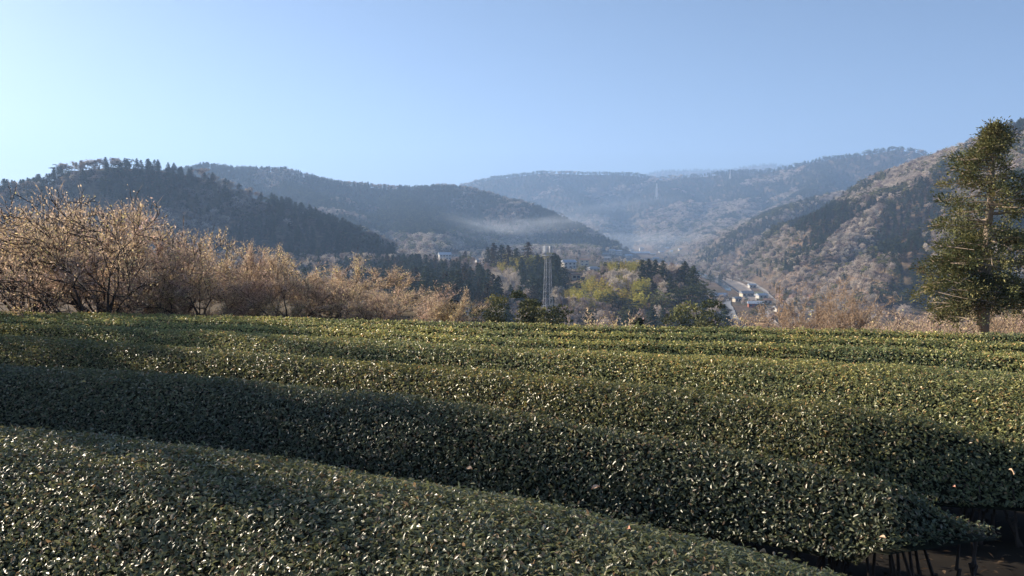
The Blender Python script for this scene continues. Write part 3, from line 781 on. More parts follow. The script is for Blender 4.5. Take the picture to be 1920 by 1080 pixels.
def field_patch(px0, px1, py0, py1, mat, lift=.3):
    c = [hit(a, b, 0, 200) for a, b in ((px0, py1), (px1, py1), (px1 - 6, py0), (px0 + 4, py0))]
    if any(q is None for q in c): return
    U_ = np.linspace(0, 1, 12); V = []
    for v in U_:
        for u in U_:
            x = (c[0][0] * (1 - u) + c[1][0] * u) * (1 - v) + (c[3][0] * (1 - u) + c[2][0] * u) * v
            y = (c[0][1] * (1 - u) + c[1][1] * u) * (1 - v) + (c[3][1] * (1 - u) + c[2][1] * u) * v
            V.append((x, y, tz(x, y) + lift))
    Fc = [[j * 12 + i, j * 12 + i + 1, (j + 1) * 12 + i + 1, (j + 1) * 12 + i] for j in range(11) for i in range(11)]
    tag(obj('farm_field', mesh_np('farm_field', np.array(V), np.array(Fc), None, mat)), kind='structure')
M['dryfield'] = noise_mat('dry_field', (.2, .15, .1), (.32, .25, .17), .15)
M['greenfield'] = noise_mat('green_field', (.1, .12, .06), (.17, .17, .09), .2)
M['redfield'] = noise_mat('red_earth', (.3, .17, .12), (.4, .25, .18), .2)
for q in ((1420, 1500, 575, 592, 'dryfield'), (1395, 1440, 548, 562, 'greenfield'), (1450, 1530, 552, 566, 'redfield'), (1480, 1570, 592, 606, 'dryfield')):
    field_patch(*q[:4], M[q[4]])

# ------------------------------------------------------------------ houses
BOX = []                      # image boxes that nearer trees must leave open
def house(px, py, wpx, label, wall='white', roof='greyroof', rz=0.0, hw=.42, dep=.75, storeys=1, h=None, hip=False, group='houses of the valley village', keep=True, loc=None, wm=None):
    g = loc or hit(px, py, 0, 200)
    if g is None: return
    X, Y, Z = g; Wd = wm or wpx / F * Y; Hh = (h or (2.7 * storeys)); D = Wd * dep
    wall = 'plaster' if wall == 'white' else wall
    Z = min(tz(X - Wd / 2, Y), tz(X + Wd / 2, Y), Z)
    root = empty('house', (X, Y, Z), rz, label, 'house', group)
    MB().quadbox((0, 0, Hh / 2 - 1.2), (Wd, D, Hh + 2.4)).build('wall', M[wall], root)
    rf = MB(); e = .5; rh = Wd * hw * .45; x0, x1, y0, y1 = -Wd / 2 - e, Wd / 2 + e, -D / 2 - e, D / 2 + e; rx = x0 * (.55 if hip else 1); rX = x1 * (.55 if hip else 1)
    zb = Hh + .003; t = .18
    rf.face([(x0, y0, zb), (x1, y0, zb), (rX, 0, zb + rh), (rx, 0, zb + rh)]); rf.face([(x1, y1, zb), (x0, y1, zb), (rx, 0, zb + rh), (rX, 0, zb + rh)])
    rf.face([(x0, y1, zb), (x0, y0, zb), (rx, 0, zb + rh)]); rf.face([(x1, y0, zb), (x1, y1, zb), (rX, 0, zb + rh)])
    rf.quadbox((0, 0, zb - t / 2 - .01), (Wd + 2 * e, D + 2 * e, t))
    rf.build('roof', M[roof], root)
    nw = max(2, int(Wd / 3))
    for s_ in range(storeys):
        for i in range(nw):
            wx = -Wd / 2 + Wd * (i + .5) / nw
            fr = MB().quadbox((wx, -D / 2 - .03, 1.5 + 2.7 * s_), (1.5, .08, 1.25)).build('window', M['wood'], root)
            MB().quadbox((wx, -D / 2 - .05, 1.5 + 2.7 * s_), (1.3, .08, 1.05)).build('pane', M['glass'], fr)
    MB().quadbox((Wd * .12, -D / 2 - .03, .95), (.95, .1, 1.9)).build('door', M['brownroof'], root)
    tx, ty = topx(np.array([X]), np.array([Y]), np.array([Z + Hh + rh]))
    if keep: BOX.append((px - wpx * .55, px + wpx * .55, float(ty[0]) - 1, py - 2, Y))
    return root
HS = [
 (834, 487, 22, 'long white hillside house with a pale roof, leftmost of the village houses', 'white', 'blueroof', .25, dict(storeys=2)),
 (854, 480, 12, 'small pinkish hillside house just right of the long white house', 'cream', 'brownroof', -.2, {}),
 (897, 492, 11, 'small bright white house among trees left of the tall brown cedars', 'white', 'greyroof', .5, {}),
 (1066, 503, 24, 'two storey house with pale blue roof just right of the lattice mast', 'white', 'blueroof', .3, dict(storeys=2)),
 (1096, 498, 17, 'cream flat fronted house between the blue roofed and grey roofed houses', 'cream', 'brownroof', -.1, dict(storeys=2)),
 (1113, 507, 20, 'house with wide grey hipped roof below the cream house', 'cream', 'greyroof', .2, dict(hip=True)),
 (1080, 523, 16, 'low pale house with tan roof below the blue roofed house', 'cream', 'brownroof', .1, {}),
 (1135, 478, 12, 'tiny pale house at the left end of the far town row', 'white', 'greyroof', .2, {}),
 (1148, 476, 10, 'tiny cream house second from left in the far town row', 'cream', 'blueroof', -.3, dict(storeys=2)),
 (1160, 477, 12, 'tiny white house third from left in the far town row', 'white', 'blueroof', 0, dict(storeys=2)),
 (1178, 481, 14, 'tiny blue roofed house below the long pinkish hall', 'white', 'blueroof', .4, {}),
 (1200, 477, 36, 'long low pinkish hall in the middle of the far town', 'redroof', 'blueroof', .05, dict(dep=.35, hw=.2)),
 (1203, 470, 8, 'tall narrow white block above the long pinkish hall', 'white', 'greyroof', .1, dict(storeys=3)),
 (1224, 479, 10, 'tiny cream house right of the long pinkish hall', 'cream', 'greyroof', -.2, {}),
 (1240, 474, 9, 'tiny white house at the right of the far town', 'white', 'blueroof', .2, {}),
 (1262, 470, 11, 'tiny pale roofed house up the right slope of the far town', 'white', 'blueroof', -.1, {}),
 (1278, 467, 12, 'tiny house with pale terrace, rightmost of the far town', 'cream', 'blueroof', .3, dict(dep=.5)),
 (1347, 560, 30, 'long open shed with pale blue roof at the far end of the shaded yard', 'wood', 'blueroof', .15, dict(dep=.5, hw=.3, keep=False)),
 (1416, 576, 26, 'rust red walled shed with a pale blue roof beside the river road', 'redroof', 'blueroof', -.2, dict(dep=.8, hw=.3, storeys=1)),
 (1400, 556, 22, 'low house with grey roof behind the rust red shed', 'cream', 'greyroof', .1, {}),
 (1428, 560, 18, 'low blue roofed house right of the grey roofed one by the river', 'white', 'blueroof', .2, {}),
 (1382, 566, 14, 'small grey roofed house between the shaded yard and the grey roofed house', 'cream', 'greyroof', .3, {}),
 (1440, 570, 15, 'small brown roofed house right of the rust red shed', 'cream', 'brownroof', -.3, {}),
 (1462, 585, 20, 'white farmhouse with a grey roof among the dry fields', 'white', 'greyroof', .15, {}),
 (1410, 540, 13, 'small blue roofed house at the bend of the valley road', 'white', 'blueroof', .1, {}),
 (1532, 594, 24, 'long pale farmhouse with grey hipped roof near the orange trees', 'cream', 'greyroof', -.1, dict(hip=True)),
 (1185, 470, 8, 'tiny white house at the back of the far town near its centre', 'white', 'greyroof', .3, {}),
 (1214, 466, 7, 'tiny tan house at the back of the far town, right of centre', 'cream', 'brownroof', -.3, {}),
 (1250, 466, 8, 'tiny pale house at the foot of the right slope in the far town', 'white', 'blueroof', .5, {}),
 (1140, 486, 11, 'small white house on the near side of the far town', 'white', 'greyroof', -.4, {}),
 (1230, 487, 10, 'small cream house on the near right side of the far town', 'cream', 'blueroof', .2, {}),
 (1598, 615, 44, 'long low cream building on the valley floor behind the bare orange trees', 'cream', 'greyroof', .1, dict(dep=.35, hw=.2)),
]
for a in HS: house(a[0], a[1], a[2], a[3], a[4], a[5], a[6], **a[7])

# ------------------------------------------------------------------ the wood between the field and the village: every tree by itself
LBL = dict(
    fine=('finely leaved green bush standing on the field skyline', 'bush', 'green_bush', 'single bushes on the field skyline'),
    cedar=('dark green conical cedar standing in the wood beyond the tea field', 'cedar', 'cedar_tree', 'dark cedars in the wood beyond the field'),
    browncedar=('brownish conical cedar standing in the wood beyond the tea field', 'cedar', 'cedar_tree', 'brownish cedars in the wood beyond the field'),
    broad=('round dark evergreen tree in the wood beyond the tea field', 'evergreen tree', 'evergreen_tree', 'round evergreens in the wood beyond the field'),
    olive=('round olive green tree in the wood beyond the tea field', 'evergreen tree', 'evergreen_tree', 'olive green trees in the wood beyond the field'),
    bare=('pale tan leafless tree in the wood beyond the tea field', 'bare tree', 'bare_tree', 'pale leafless trees in the wood beyond the field'),
    purple=('greyish purple leafless tree in the wood beyond the tea field', 'bare tree', 'bare_tree', 'greyish purple leafless trees in the wood beyond the field'),
    bamboo=('yellow green clump of bamboo in the wood beyond the tea field', 'bamboo', 'bamboo_clump', 'bamboo clumps in the wood beyond the field'))
PROT = {}
def tree(kind, x, y, z, h, wsc=1.0, label=None, group=None, idx=None):
    v = random.randrange(len(PR[kind])) if idx is None else idx
    L_ = LBL[kind]; key = (kind, v)
    if key not in PROT:
        mc, mt = PR[kind][v]; r = empty(L_[2], (0, 0, 0)); r['category'] = L_[1]
        obj('crown', mc, r); obj('culms' if kind == 'bamboo' else 'trunk', mt, r); PROT[key] = r
    else: r = copy_tree(PROT[key])
    s = h / H0[kind]; r.location = (x, y, z - .1); r.rotation_euler = (0, 0, random.uniform(0, 6.28)); r.scale = (s * wsc, s * wsc, s)
    r['label'] = label or L_[0]; r['group'] = group or L_[3]
    return r
buf = np.full(1920 // 2 + 200, 2000.0)
SPEC = []
for kk_, px_, top_, Y_, ws_, lb_ in (
    ('browncedar', 912, 453, 440, 1.2, 'leftmost tall brown cedar of the row on top of the knoll'),
    ('browncedar', 926, 456, 446, 1.2, 'second tall brown cedar from the left on top of the knoll'),
    ('cedar', 940, 459, 438, 1.2, 'dark cedar between the tall brown ones on top of the knoll'),
    ('browncedar', 953, 461, 444, 1.2, 'shorter brown cedar near the right end of the knoll top row'),
    ('cedar', 968, 465, 436, 1.1, 'dark cedar right of the brown cedar row on top of the knoll'),
    ('browncedar', 990, 455, 440, 1.4, 'single broad brown cedar left of the head of the lattice mast'),
    ('cedar', 1046, 482, 300, 1.5, 'dark broad cedar directly behind the lattice mast head'),
    ('cedar', 1056, 500, 292, 1.5, 'dark cedar just right of the lattice mast, in front of the village'),
    ('cedar', 1204, 487, 372, 1.2, 'first dark cedar of the group above the brown dome tree'),
    ('cedar', 1216, 485, 376, 1.2, 'second dark cedar of the group above the brown dome tree'),
    ('cedar', 1229, 487, 370, 1.2, 'third dark cedar of the group above the brown dome tree'),
    ('cedar', 1243, 489, 374, 1.2, 'rightmost dark cedar of the group above the brown dome tree'),
    ('cedar', 1284, 490, 350, 1.2, 'pointed dark cedar at the right shoulder of the knoll'),
    ('cedar', 1300, 497, 340, 1.3, 'dark cedar next to the pointed one at the right shoulder of the knoll'),
    ('broad', 1316, 505, 330, 1.3, 'dark evergreen near the right end of the knoll'),
    ('broad', 1332, 514, 322, 1.3, 'last dark evergreen at the right end of the knoll above the yard'),
    ('purple', 1268, 500, 345, 1.7, 'wide brown leafless dome tree near the right shoulder of the knoll'),
    ('bare', 1162, 519, 300, 1.5, 'pale rounded leafless tree below the village houses'),
    ('bare', 958, 508, 250, 1.2, 'tall pale leafless tree left of the lattice mast'),
    ('purple', 1112, 556, 150, 1.6, 'wide purple grey leafless tree right of the lattice mast near the field'),
    ('olive', 1240, 546, 170, 1.5, 'broad olive tree with a pale crown near the field, left of the yard'),
    ('broad', 1292, 535, 220, 1.5, 'large dark evergreen beside the shaded yard'),
    ('browncedar', 872, 543, 135, 1.0, 'orange brown young cedar above the right end of the orchard'),
    ('browncedar', 897, 549, 140, 1.0, 'brown young cedar right of the orange brown one'),
    ('browncedar', 950, 549, 150, 1.0, 'brown young cedar behind the leafy young tree'),
    ('cedar', 757, 476, 260, 1.3, 'tall dark cedar above the middle of the orchard end'),
    ('cedar', 772, 487, 250, 1.3, 'dark cedar right of the tall one above the orchard end'),
    ('bamboo', 1085, 543, 215, 1.6, 'bright yellow bamboo clump right of the lattice mast'),
    ('bamboo', 1108, 546, 210, 1.6, 'second bright yellow bamboo clump right of the lattice mast'),
    ('bamboo', 1135, 541, 215, 1.6, 'middle clump of the bright bamboo grove'),
    ('bamboo', 1182, 538, 215, 1.6, 'golden bamboo clump at the right of the bright grove'),
    ('bamboo', 1200, 545, 205, 1.5, 'rightmost golden bamboo clump of the bright grove'),
    ('bamboo', 1022, 480, 390, 1.7, 'yellow bamboo clump just left of the mast head'),
    ('bamboo', 1003, 478, 395, 1.7, 'yellow bamboo clump on the knoll top left of the mast'),
    ('bamboo', 978, 483, 390, 1.7, 'yellow bamboo clump below the brown cedars on the knoll')):
    hh_ = dict(browncedar=14, cedar=13, broad=10, purple=10, bare=9.5, olive=9.5, bamboo=10)[kk_] * (.65 if top_ > 540 and 'cedar' in kk_ else 1) * (1.15 if px_ < 1000 and top_ < 470 else 1)
    q_ = hit(px_, top_, hh_, 90)
    if q_: SPEC.append((kk_, q_[0], q_[1], q_[2], hh_, ws_ * (1.1 if 'cedar' in kk_ else .95), lb_))
X, Y = jitter_grid(-230, 190, 44, 640, 5.6)
o_ = np.argsort(Y); X, Y = X[o_], Y[o_]; Z = terrain(X, Y); px, py = topx(X, Y, Z)
rv = X > river_x(Y) - 26
nzm = fbm(X / 26, Y / 26, 3, 61)
E = lambda *a: ell(px, py - 18, *a)
n = len(X)
kd = choose([
    (nzm > 0, dict(broad=.4, cedar=.35, olive=.25)), (nzm <= 0, dict(bare=.45, purple=.4, olive=.15)),
    (E(600, 490, 260, 26), dict(purple=.5, bare=.3, cedar=.2)),
    (E(820, 500, 110, 16), dict(purple=.6, browncedar=.25, broad=.15)),
    (E(800, 550, 110, 46), dict(cedar=.7, broad=.2, browncedar=.1)), (E(890, 575, 50, 30), dict(browncedar=.45, cedar=.4, olive=.15)),
    (E(770, 500, 30, 30), dict(cedar=.7, browncedar=.3)),
    (E(940, 480, 46, 22), dict(browncedar=.6, cedar=.4)), (E(990, 495, 75, 18), dict(bamboo=.85, olive=.15)), (E(1010, 530, 50, 28), dict(cedar=.8, broad=.2)),
    (E(1052, 520, 24, 40), dict(cedar=1)), (E(950, 535, 30, 26), dict(bare=.9, purple=.1)), (E(985, 570, 40, 22), dict(bare=.4, browncedar=.2, olive=.2, cedar=.2)),
    (E(1130, 552, 85, 20), dict(bamboo=.85, olive=.15)), (E(1190, 502, 65, 15), dict(olive=.4, bamboo=.6)), (E(1160, 525, 40, 12), dict(bare=.8, purple=.2)),
    (E(1110, 590, 60, 26), dict(purple=.7, bare=.3)), (E(1180, 575, 35, 20), dict(broad=.6, olive=.4)), (E(1240, 575, 40, 30), dict(olive=.6, bare=.4)),
    (E(1260, 515, 60, 22), dict(bare=.75, purple=.25)), (E(1300, 550, 40, 40), dict(broad=.6, purple=.4)), (E(1225, 495, 28, 10), dict(cedar=1)), (E(1310, 500, 30, 14), dict(cedar=.8, purple=.2)),
], n, 'broad')
cnt = {}; LATE = []
for i in range(n):
    if rv[i] or not (330 < px[i] < 1370): continue
    if any(abs(X[i] - q[1]) < 2.2 and abs(Y[i] - q[2]) < 3 for q in SPEC): continue
    if any(Y[i] < q[2] and abs(X[i] / Y[i] - q[1] / q[2]) * q[2] < 2.6 * q[5] and topx(X[i], Y[i], Z[i] + 7)[1] < topx(q[1], q[2], q[3] + q[4] * .45)[1] for q in SPEC): continue
    k = kd[i]; base_h = dict(cedar=12.5, browncedar=12.5, broad=8.5, olive=7.5, bare=8.5, purple=8, bamboo=9)[k]
    h = base_h * random.uniform(.72, 1.18)
    # close to the field the trees stand below its edge
    lim = 604 if px[i] > 780 else 585 - 0
    x, y, z = X[i], Y[i], Z[i]
    if y < 110 and px[i] < 1340: h *= .62
    tx, ty = topx(x, y, z + h); tx = float(tx); ty = float(ty)
    minpy = np.interp(tx, [330, 500, 700, 780, 850, 900, 1000, 1060, 1120, 1200, 1300, 1345], [470, 470, 478, 474, 480, 456, 462, 478, 488, 486, 490, 515])
    if px[i] < 860: minpy = max(minpy, np.interp(y, [60, 150, 300], [560, 505, 470]))
    else: minpy = max(minpy, np.interp(y, [60, 110, 200, 320, 420], [592, 570, 535, 500, 455]))
    if ty < minpy:
        zt = P(tx, minpy + random.uniform(0, 8), y)[2]; h = zt - z
        if h < 4.0: continue
    tx, ty = topx(x, y, z + h); tx = float(tx); ty = float(ty)
    if ty > 607: continue
    wpx = 3.0 * (h / 10) / y * F
    if any(bx0 - wpx * .6 < tx < bx1 + wpx * .6 and ty < by1 and by0 < 640 and y < BYd + 4 and (z + h > 0 or True) and float(topx(x, y, z)[1]) > by0 for bx0, bx1, by0, by1, BYd in BOX): continue
    a = int(max(0, (tx - wpx) / 2)); b = int((tx + wpx) / 2) + 1
    seg = buf[a:b]
    if seg.size == 0: continue
    vis = (seg > ty + 2.5).mean()
    if vis < .35: continue
    inner = slice(int((tx - wpx * .6) / 2), int((tx + wpx * .6) / 2) + 1)
    buf[inner] = np.minimum(buf[inner], ty + (4 if k in ('cedar', 'browncedar') else 2.5))
    kk_ = 'bare' if k in ('bare', 'purple') else k
    tot_k = cnt.get('bare', 0) + cnt.get('purple', 0) if kk_ == 'bare' else cnt.get(k, 0)
    if tot_k >= 262: LATE.append((x, y, k, h)); continue
    cnt[k] = cnt.get(k, 0) + 1
    tree(k, x, y, z, h, random.uniform(.85, 1.2) * (1.15 if k in ('cedar', 'browncedar') else 1))
if LATE: wood('knoll_wood', 'paler far trees filling gaps in the wood around the village houses', np.array([q[0] for q in LATE]), np.array([q[1] for q in LATE]), np.array([q[2] for q in LATE], dtype=object), np.array([q[3] for q in LATE]), np.full(len(LATE), 1.1))
for q in SPEC: tree(q[0], q[1], q[2], q[3], q[4], q[5], q[6])
print('mid wood', cnt, len(LATE))

# the valley floor beyond the knoll and along the river: small bare trees and hedgerow scrub
X, Y = jitter_grid(-320, 520, 300, 2200, 9)
Z = terrain(X, Y); px, py = topx(X, Y, Z)
dr = X - river_x(Y)
ok = (px > 640) & (px < 1700) & (fbm(X / 60, Y / 60, 3, 91) > -.28) & ((np.abs(dr) > 16) ) & ~((dr > 12) & (dr < 47) & (Y < 780) & (Y > 620)) & ~((dr > 16) & (dr < 44) & (Y <= 620) & (rng.random(len(X)) < .6)) & (py < 620) & (Z < -14) & ~((Y < 640) & (px < 1335))
for bx0, bx1, by0, by1, BYd in BOX: ok &= ~((px > bx0 - 3) & (px < bx1 + 3) & (py < by1 + 16) & (py > by0 - 2))
X, Y, px, py = X[ok], Y[ok], px[ok], py[ok]; n = len(X)
kd = choose([(np.ones(n, bool), dict(bare=.45, purple=.25, olive=.15, cedar=.1, broad=.05))], n, 'bare')
wood('valley_floor_wood', 'scattered scrub and bare trees covering the far valley floor', X, Y, kd, rng.uniform(4, 9, n), rng.uniform(.9, 1.4, n))
print('valley', n)

# ------------------------------------------------------------------ orchard of leafless bushes left of the field
def proto_orchard(seed, h=3.0, nst=5, warm=1.0, nleaf=5):
    r = np.random.default_rng(seed)
    stems = []
    for i in range(nst):
        a = 6.28 * (i + r.random() * .6) / nst; d = np.array([math.cos(a) * .75, math.sin(a) * .75, 1.05]); stems.append(((math.cos(a) * .07, math.sin(a) * .07, -.1), d / np.linalg.norm(d), .95, .036))
    bars, tips = branch_system(r, stems, 3, .5, .68, .12, 4, .34, (2, 4), .55)
    T = np.array([t[0] for t in tips]); s_ = h / T[:, 2].max()
    bars = [(a * s_, b * s_, max(ra * 1.35, .007), max(rb * 1.35, .006)) for a, b, ra, rb in bars]
    thin0 = [b for b in bars if b[2] < .022]
    for q in range(r.integers(6, 12)):
        tp = T[r.integers(len(T))] * s_
        if tp[2] < h * .6: continue
        bars.append((tp, tp + np.array([r.normal(.12, .12), r.normal(0, .1), r.uniform(.3, .75)]), .009, .004))
    V, Fc = bars_np(bars, 4); mtr = mesh_np('branches', V, Fc, None, M['barkd'])
    # leaves and buds along all thinner branches
    C = []; D = []
    thin = thin0
    A = np.array([b[0] for b in thin]); B = np.array([b[1] for b in thin]); n0 = len(thin)
    rep = nleaf
    t = r.random((n0 * rep, 1)); A2 = np.repeat(A, rep, 0); B2 = np.repeat(B, rep, 0)
    C = A2 * (1 - t) + B2 * t; D = (B2 - A2); D /= np.linalg.norm(D, axis=1, keepdims=True) + 1e-9
    # fine twigs
    n = len(C); Dt = D * .6 + rdir(n, r) * .8 + np.array([[0, 0, .5]]); Lt = r.uniform(.08, .34, n)
    Dn = Dt / np.linalg.norm(Dt, axis=1, keepdims=True)
    cols = pick_cols(n, [(.5, .38, .28), (.58, .44, .32), (.44, .33, .25)], [1, 1, .7], .2, r)
    V1, F1, c1 = leaf_cards(C + Dn * Lt[:, None] * .5, Dn, rdir(n, r), Lt, .0085, cols, 1, 0)
    # curled dry leaves on the twigs
    k = 1; CC = np.repeat(C, k, 0) + np.repeat(Dn * Lt[:, None], k, 0) * r.random((n * k, 1)); m_ = len(CC)
    pal = [(.82, .64, .41), (.77, .58, .40), (.8, .63, .45), (.82, .72, .36), (.62, .46, .34)]
    cols = pick_cols(m_, pal, [1.2, 1, 1, .7 * warm, .7], .22, r)
    lumps = fbm(CC[:, 0] * 1.3 + seed, CC[:, 2] * 1.3, 2, seed)[:, None]
    cols = cols * (1 + np.clip(lumps, -.4, .5) * np.array([[.2, .35, -.2]]))
    sz = r.uniform(.03, .075, m_)
    V2, F2, c2 = leaf_cards(CC + r.normal(0, .012, CC.shape), rdir(m_, r) - np.array([[0, 0, .35]]), rdir(m_, r), sz, sz * .5, cols, 1, .3)
    V = np.concatenate([V1, V2]); Fc = np.concatenate([F1, F2 + len(V1)]); c = np.concatenate([c1, c2])
    mcr = mesh_np('twigs', V, Fc, c, M['leaf'])
    return mcr, mtr, None, m_
ORP = [proto_orchard(s, 3.0, n_, w_, 4) for s, n_, w_ in ((31, 5, 1.2), (32, 4, .7), (33, 6, 1.0), (34, 5, 1.5), (35, 4, .6))] + [proto_orchard(s, 3.0, n_, .6, 1) for s, n_ in ((36, 5), (37, 6))]
print('orchard leaves', [p[3] for p in ORP])
ORR = {}
def orchard(v, x, y, h, wsc, label, group='leafless orchard trees along the left edge of the field', z=None):
    if v not in ORR:
        r = empty('orchard_tree', (0, 0, 0)); r['category'] = 'orchard tree'
        obj('twigs', ORP[v][0], r); obj('branches', ORP[v][1], r)
        if ORP[v][2]: obj('shoots', ORP[v][2], r)
        ORR[v] = r
    else: r = copy_tree(ORR[v])
    s = h / 3.0; r.location = (x, y, (tz(x, y) if z is None else z) - .05); r.rotation_euler = (0, 0, random.uniform(0, 6.28)); r.scale = (s * wsc, s * wsc, s)
    r['label'] = label; r['group'] = group
    return r
TOPS = ([-900, -300, 0, 60, 110, 180, 225, 260, 330, 400, 470, 520, 560, 620, 680, 740, 775, 800, 835, 862], [300, 320, 345, 350, 375, 352, 390, 412, 425, 438, 458, 452, 462, 470, 492, 515, 540, 560, 552, 590])
nb_ = 0
def orch_row(Yc, step, px0, px1, drop, lbl):
    global nb_
    x0, x1 = (px0 - 960) / F * Yc, (px1 - 960) / F * Yc; x = x0
    while x < x1:
        y = Yc + random.uniform(-.7, .7) - .0 * x; ppx = 960 + F * x / y
        top = np.interp(ppx, *TOPS) + drop + random.uniform(-8, 14)
        zt = P(ppx, top, y)[2]; h = zt - tz(x, y)
        if h > .9:
            orchard(random.choice((5, 6, 5, 6, 1)) if ppx < 330 else random.randrange(5), x, y, h, random.uniform(.95, 1.35) * (1.25 if h < 2 else 1) * (.78 if h > 3.4 else 1), lbl); nb_ += 1
        x += step * random.uniform(.8, 1.2)
orch_row(20.6, 2.3, 30, 815, 10, 'leafless orchard tree with tan dry leaves in the front row behind the tea')
orch_row(23.0, 2.3, -120, 750, 0, 'leafless orchard tree with pinkish tan twigs in the second row behind the tea')
orch_row(26, 2.5, -260, 730, -2, 'leafless orchard tree seen through the front rows, third row back')
o1 = orchard(6, *P(183, 585, 18.4)[:2], 3.6, .8, 'tall orchard tree with dark forked trunk rising above its neighbours at far left')
o2 = orchard(0, *P(835, 600, 19.0)[:2], 1.35, 1.3, 'small low orchard bush with dull pink leaves at the right end of the orchard')
# the orchard goes on to the left of the picture, towards the rising sun, and shades the field
for (x, y, h) in ((-17.5, 17.5, 5.0), (-15.8, 15.0, 5.4), (-14.4, 12.6, 5.6), (-12.0, 8.0, 4.8)):
    orchard(random.randrange(5), x, y, h, 1.0, 'leafless orchard tree outside the left edge of the photograph beside the tea')
for (x, y, h) in ((-19.5, 20.5, 8.4), (-17.2, 14.6, 8.0), (-15.4, 10.2, 7.6), (-21, 16, 8.8)):
    LBL_ = 'tall leafless tree outside the left edge of the photograph shading the tea'
    tree('bare' if (x * 10) % 3 else 'purple', x, y, tz(x, y), h, .8, LBL_, 'tall leafless trees outside the left edge of the photograph')
print('orchard trees', nb_)

# ------------------------------------------------------------------ small bare trees and shrubs at the right edge of the field
M['leaf2'] = M['leaf']
for (px_, top, Y_, v, ws, lb) in (
    (1480, 525, 22, 0, .9, 'bare orange twigged tree, leftmost of the three at the right field edge'),
    (1530, 520, 23, 2, .9, 'bare orange twigged tree, middle one of the three at the right field edge'),
    (1592, 512, 21, 3, 1.0, 'bare spreading tree with pale twigs, rightmost of the three at the right field edge')):
    x, y, _ = P(px_, 600, Y_); zt = P(px_, top, Y_)[2]; h = zt - tz(x, y)
    r = np.random.default_rng(int(px_))
    bars, tips = branch_system(r, [((0, 0, 0), (.05, 0, 1), h * .3, .05), ((.05, 0, .1), (.5, .1, .9), h * .26, .035), ((-.05, 0, .1), (-.5, -.1, .9), h * .26, .035)], 3, .5, .72, .15, 4, .3, (2, 4), .55)
    T = np.array([t[0] for t in tips]); s_ = h / T[:, 2].max()
    bars = [(a * s_, b * s_, max(ra, .006), max(rb, .005)) for a, b, ra, rb in bars]
    root = empty('bare_tree', (x, y, tz(x, y) - .05), 0, lb, 'bare tree', 'bare orange twigged trees at the right field edge')
    Vb, Fb = bars_np(bars, 4); obj('branches', mesh_np('branches', Vb, Fb, None, M['barkp']), root)
    A = np.array([b[0] for b in bars if b[2] < .02]); n_ = len(A); C = np.repeat(A, 1, 0) + r.normal(0, .05, (n_, 3)); D = rdir(n_, r) + np.array([[0, 0, .5]]); L = r.uniform(.1, .3, n_)
    cols = pick_cols(n_, [(.5, .36, .24), (.56, .4, .27), (.42, .33, .26)], [1, 1, 1], .2, r)
    Vt, Ft, ct = leaf_cards(C, D, rdir(n_, r), L, .014, cols, 1, 0); obj('twigs', mesh_np('twigs', Vt, Ft, ct, M['leaf']), root)
# pale sprawling twigs and shrubs
def shrub(px_, top, Y_, kind, label, wsc=1.0, hmin=.8, group=None, name=None, cat=None):
    x, y, _ = P(px_, 600, Y_); g = tz(x, y); zt = P(px_, top, Y_)[2]; h = max(hmin, zt - g)
    if kind in ('bare', 'purple'): return orchard((int(px_) // 7) % 5, x, y, h, wsc * .72, label, group, g)
    r = tree(kind, x, y, g, h, wsc, label, group)
    if name: r.name = name
    if cat: r['category'] = cat
    return r
for q, (px_, top, Y_, ws) in enumerate(((1395, 588, 40, 1.5), (1420, 578, 44, 1.5), (1450, 590, 38, 1.4), (1660, 575, 60, 1.6), (1700, 562, 66, 1.7), (1735, 548, 72, 1.7), (1765, 560, 62, 1.6), (1640, 590, 50, 1.5), (1720, 585, 48, 1.6), (1900, 560, 60, 1.7), (1885, 585, 45, 1.5), (1790, 590, 46, 1.5), (1560, 600, 52, 1.3), (1950, 548, 64, 1.7), (1825, 575, 58, 1.6))):
    shrub(px_, top, Y_, 'purple' if q % 2 else 'bare', 'rounded leafless shrub with pinkish grey twigs on the slope below the right field edge', ws, 1.0, 'leafless shrubs below the right field edge')
shrub(1322, 583, 70, 'fine', 'small round pale green bush on the field skyline left of the river', 1.0, 1.0, 'single bushes on the field skyline')
shrub(962, 563, 42, 'fine', 'grey green leafy young tree on the field skyline left of the lattice mast', .95, 1.0, 'single bushes on the field skyline')
shrub(1000, 580, 50, 'fine', 'dark low bush between the young tree and the lattice mast', 1.2, 1.0, 'single bushes on the field skyline')
shrub(1110, 592, 60, 'purple', 'low pinkish leafless bush at the skyline right of the lattice mast', 1.6, 1.0, 'single bushes on the field skyline')
shrub(1150, 593, 64, 'bare', 'low tan leafless bush at the skyline below the dark grove', 1.6, 1.0, 'single bushes on the field skyline')

